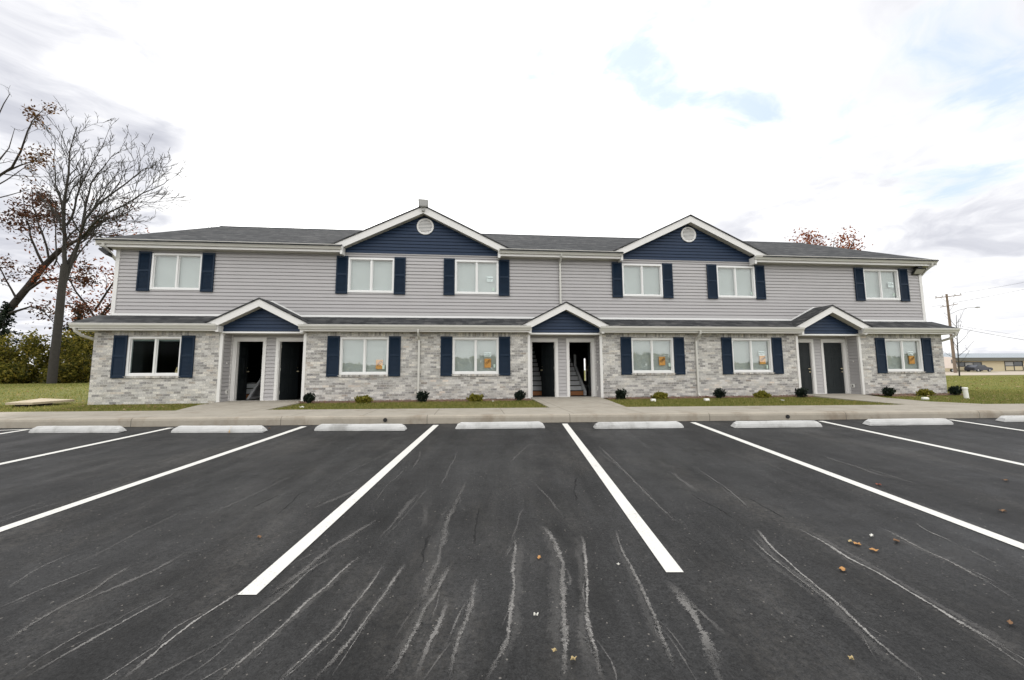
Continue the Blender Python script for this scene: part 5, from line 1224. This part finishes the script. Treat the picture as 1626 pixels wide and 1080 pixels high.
for x0, x1, z0, z1, nn in ((102.3, 108.55, 0.80, 2.72, 3), (114.1, 118.7, 0.80, 2.85, 2), (124.5, 130, 0.8, 2.8, 2)):
    f = MB(); fr = 0.16; y = 74.95
    f.box(x0, x1, y, y+.1, z0, z0+fr*.6); f.box(x0, x1, y, y+.1, z1-fr, z1); f.box(x0, x1, y, y+.1, (z0+z1)/2-.06, (z0+z1)/2+.10)
    for k in range(nn+1): xx = x0+(x1-x0-fr)*k/nn; f.box(xx, xx+fr, y-.01, y+.11, z0, z1)
    wo = add('window', f, 'fixture_black', E)
    for k in range(nn):
        xa, xb = x0+(x1-x0-fr)*k/nn+fr, x0+(x1-x0-fr)*(k+1)/nn
        add('lower_panel', MB().box(xa, xb, y+.04, y+.06, z0+fr*.6, (z0+z1)/2-.06), 'cream_wall', wo)
        add('pane', MB().box(xa, xb, y+.04, y+.05, (z0+z1)/2+.10, z1-fr), 'car_glass' if (k+nn) % 2 else 'fixture_grey', wo)
# utility pole with two crossarms and a street-lamp bracket
PB = (84.26, 62.0, 0.55); pole = empty('utility_pole', PB); tag(pole, 'weathered wooden utility pole with a tilted crossarm and a lamp bracket', 'utility pole')
add('post', MB().tube([(84.3, 62, 0.3), (84.3, 62, 7), (84.31, 62, 14.6)], [.24, .20, .15], 12), 'wood_pole', pole)
add('crossarm', MB().tube([(81.75, 61.85, 13.82), (87.1, 61.85, 14.45)], 0.10, 4), 'wood_pole', pole)
add('crossarm', MB().tube([(83.0, 62.2, 12.25), (85.6, 61.4, 12.75)], 0.085, 4), 'wood_pole', pole)
t = MB()
for a, b in (((82.9, 61.9, 13.9), (84.3, 62, 13.1)), ((85.7, 61.9, 14.2), (84.3, 62, 13.1)), ((85.1, 61.7, 12.6), (84.4, 61.9, 11.5))): t.tube([a, b], 0.035, 5)
add('brace', t, 'galvanised', pole)
for x, z in ((81.95, 13.95), (83.2, 14.1), (85.8, 14.4), (86.95, 14.55), (83.2, 12.42), (85.4, 12.82)):
    add('insulator', MB().lathe([(0.05, 0), (0.09, 0.06), (0.05, 0.1), (0.08, 0.16), (0.03, 0.24)], (x, 61.85 if z > 13 else 61.9, z), 8), 'fixture_grey', pole)
add('lamp_arm', MB().tube([(84.4, 62, 10.9), (85.6, 61.5, 11.6), (86.9, 61.0, 12.0), (87.8, 60.7, 12.05)], 0.045, 6), 'galvanised', pole)
add('street_lamp', MB().lathe([(0.03, -0.6), (0.14, -0.4), (0.17, 0), (0.12, 0.4), (0.03, 0.5)], (0, 0, 0), 10).moved(Matrix.Translation((88.3, 60.6, 12.05)) @ Matrix.Rotation(math.radians(88), 4, 'Y')), 'galvanised', pole)
def wire(a, b, sag, rad, lab):
    a, b = Vector(a), Vector(b); n = 24
    pts = [a.lerp(b, k/n) - Vector((0, 0, sag*4*(k/n)*(1-k/n))) for k in range(n+1)]
    o = add('power_line', MB().tube(pts, rad, 4), 'wire_black'); recenter(o); tag(o, lab, 'wire', 'wires on the utility pole')
wire((85.4, 61.9, 13.05), (118, 62, 19.6), 0.35, 0.035, 'heavy wire rising to the right from the lower crossarm')
wire((86.95, 61.85, 14.75), (118, 61.5, 20.6), 0.3, 0.024, 'thin wire rising to the right from the upper crossarm tip')
wire((83.2, 61.9, 12.6), (48, 63, 8.3), 0.25, 0.03, 'wire running left from the lower crossarm behind the building')
wire((81.95, 61.85, 14.1), (46, 63, 9.6), 0.25, 0.018, 'thin wire running left from the upper crossarm tip')
wire((84.5, 62, 8.75), (120, 62, 3.9), 0.35, 0.035, 'heavy low wire falling to the right from the pole')
wire((84.5, 62, 9.15), (120, 62, 4.9), 0.3, 0.022, 'thin low wire just above the heavy falling wire')
wire((84.2, 61.9, 12.3), (79.2, 58, 0.7), 0.0, 0.018, 'guy wire slanting down left from the pole')
# vehicles in front of the low building
def car(name, x, y, L, Wd, prof, gl, mat, label, rot_=0.0):
    r = empty(name, (x, y, 0.66)); tag(r, label, 'car' if 'car' in name else 'van'); mt = Matrix.Translation((x, y, 0.66)) @ Matrix.Rotation(rot_, 4, 'Z')
    add('body', MB().prism([(px*L, -Wd/2, pz) for px, pz in prof], (0, Wd, 0)).moved(mt), mat, r, bevel=0.05)
    for s in (-1, 1): add('side_window', MB().prism([(px*L, s*(Wd/2+.004), pz) for px, pz in gl], (0, s*0.01, 0)).moved(mt), 'car_glass', r)
    for px in (-0.31, 0.31):
        for s in (-1, 1):
            a = MB().tube([(px*L, s*(Wd/2-.2), 0.32), (px*L, s*(Wd/2+.012), 0.32)], 0.32, 16).moved(mt); wh = add('wheel', a, 'rubber', r)
            add('rim', MB().tube([(px*L, s*(Wd/2+.013), 0.32), (px*L, s*(Wd/2+.022), 0.32)], 0.19, 12).moved(mt), 'galvanised', wh)
car('parked_car', 103.6, 72.2, 4.3, 1.75, [(-.5, .3), (.5, .3), (.5, .72), (.44, .86), (.22, .95), (.08, 1.38), (-.28, 1.42), (-.42, .98), (-.5, .9)], [(.17, .98), (.06, 1.30), (-.26, 1.34), (-.36, 1.0)], 'car_paint_dark', 'dark blue car parked in front of the low cream building')
car('box_van', 91.9, 70.5, 6.2, 2.1, [(-.5, .75), (.5, .75), (.5, 1.35), (.46, 2.2), (.36, 2.85), (.2, 3.0), (-.44, 3.0), (-.5, 2.85)], [(.44, 1.7), (.42, 2.1), (.36, 2.45), (.3, 2.45), (.3, 1.7)], 'car_paint_white', 'pale van parked behind the right corner of the building, left of the pole')
# small lamp post seen beside the right corner of the building
L_ = empty('lamp_post', (75.0, 58.0, 0.6)); tag(L_, 'short dark lamp post close to the right corner of the building', 'lamp post')
add('post', MB().tube([(75.0, 58, 0.4), (75.0, 58, 3.0)], 0.05, 8), 'fixture_black', L_); add('lamp_head', MB().tube([(74.8, 58, 2.95), (75.9, 58, 2.75)], [0.13, 0.2], 6), 'fixture_black', L_)
for c_ in bpy.data.objects:
    if c_.type == 'MESH' and c_.data.materials and c_.data.materials[0] is None: print('NO MAT', c_.name)

# trees across the road behind the camera: what the ground-floor windows mirror
n = 20000; tx = rng.uniform(-150, 150, n); th = 7.0+1.3*np.sin(tx*0.05)+0.7*np.sin(tx*0.13+1); p = np.stack([tx, rng.uniform(-92, -80, n), GZ-3+th*rng.uniform(0, 1, n)**0.8], 1)
tl = add('treeline', mesh_np('treeline', quads_at(p, 0.9), 4, 'leaf_hedge'), None); struct(tl, 'stuff'); tl['label'] = 'far row of trees across the road'
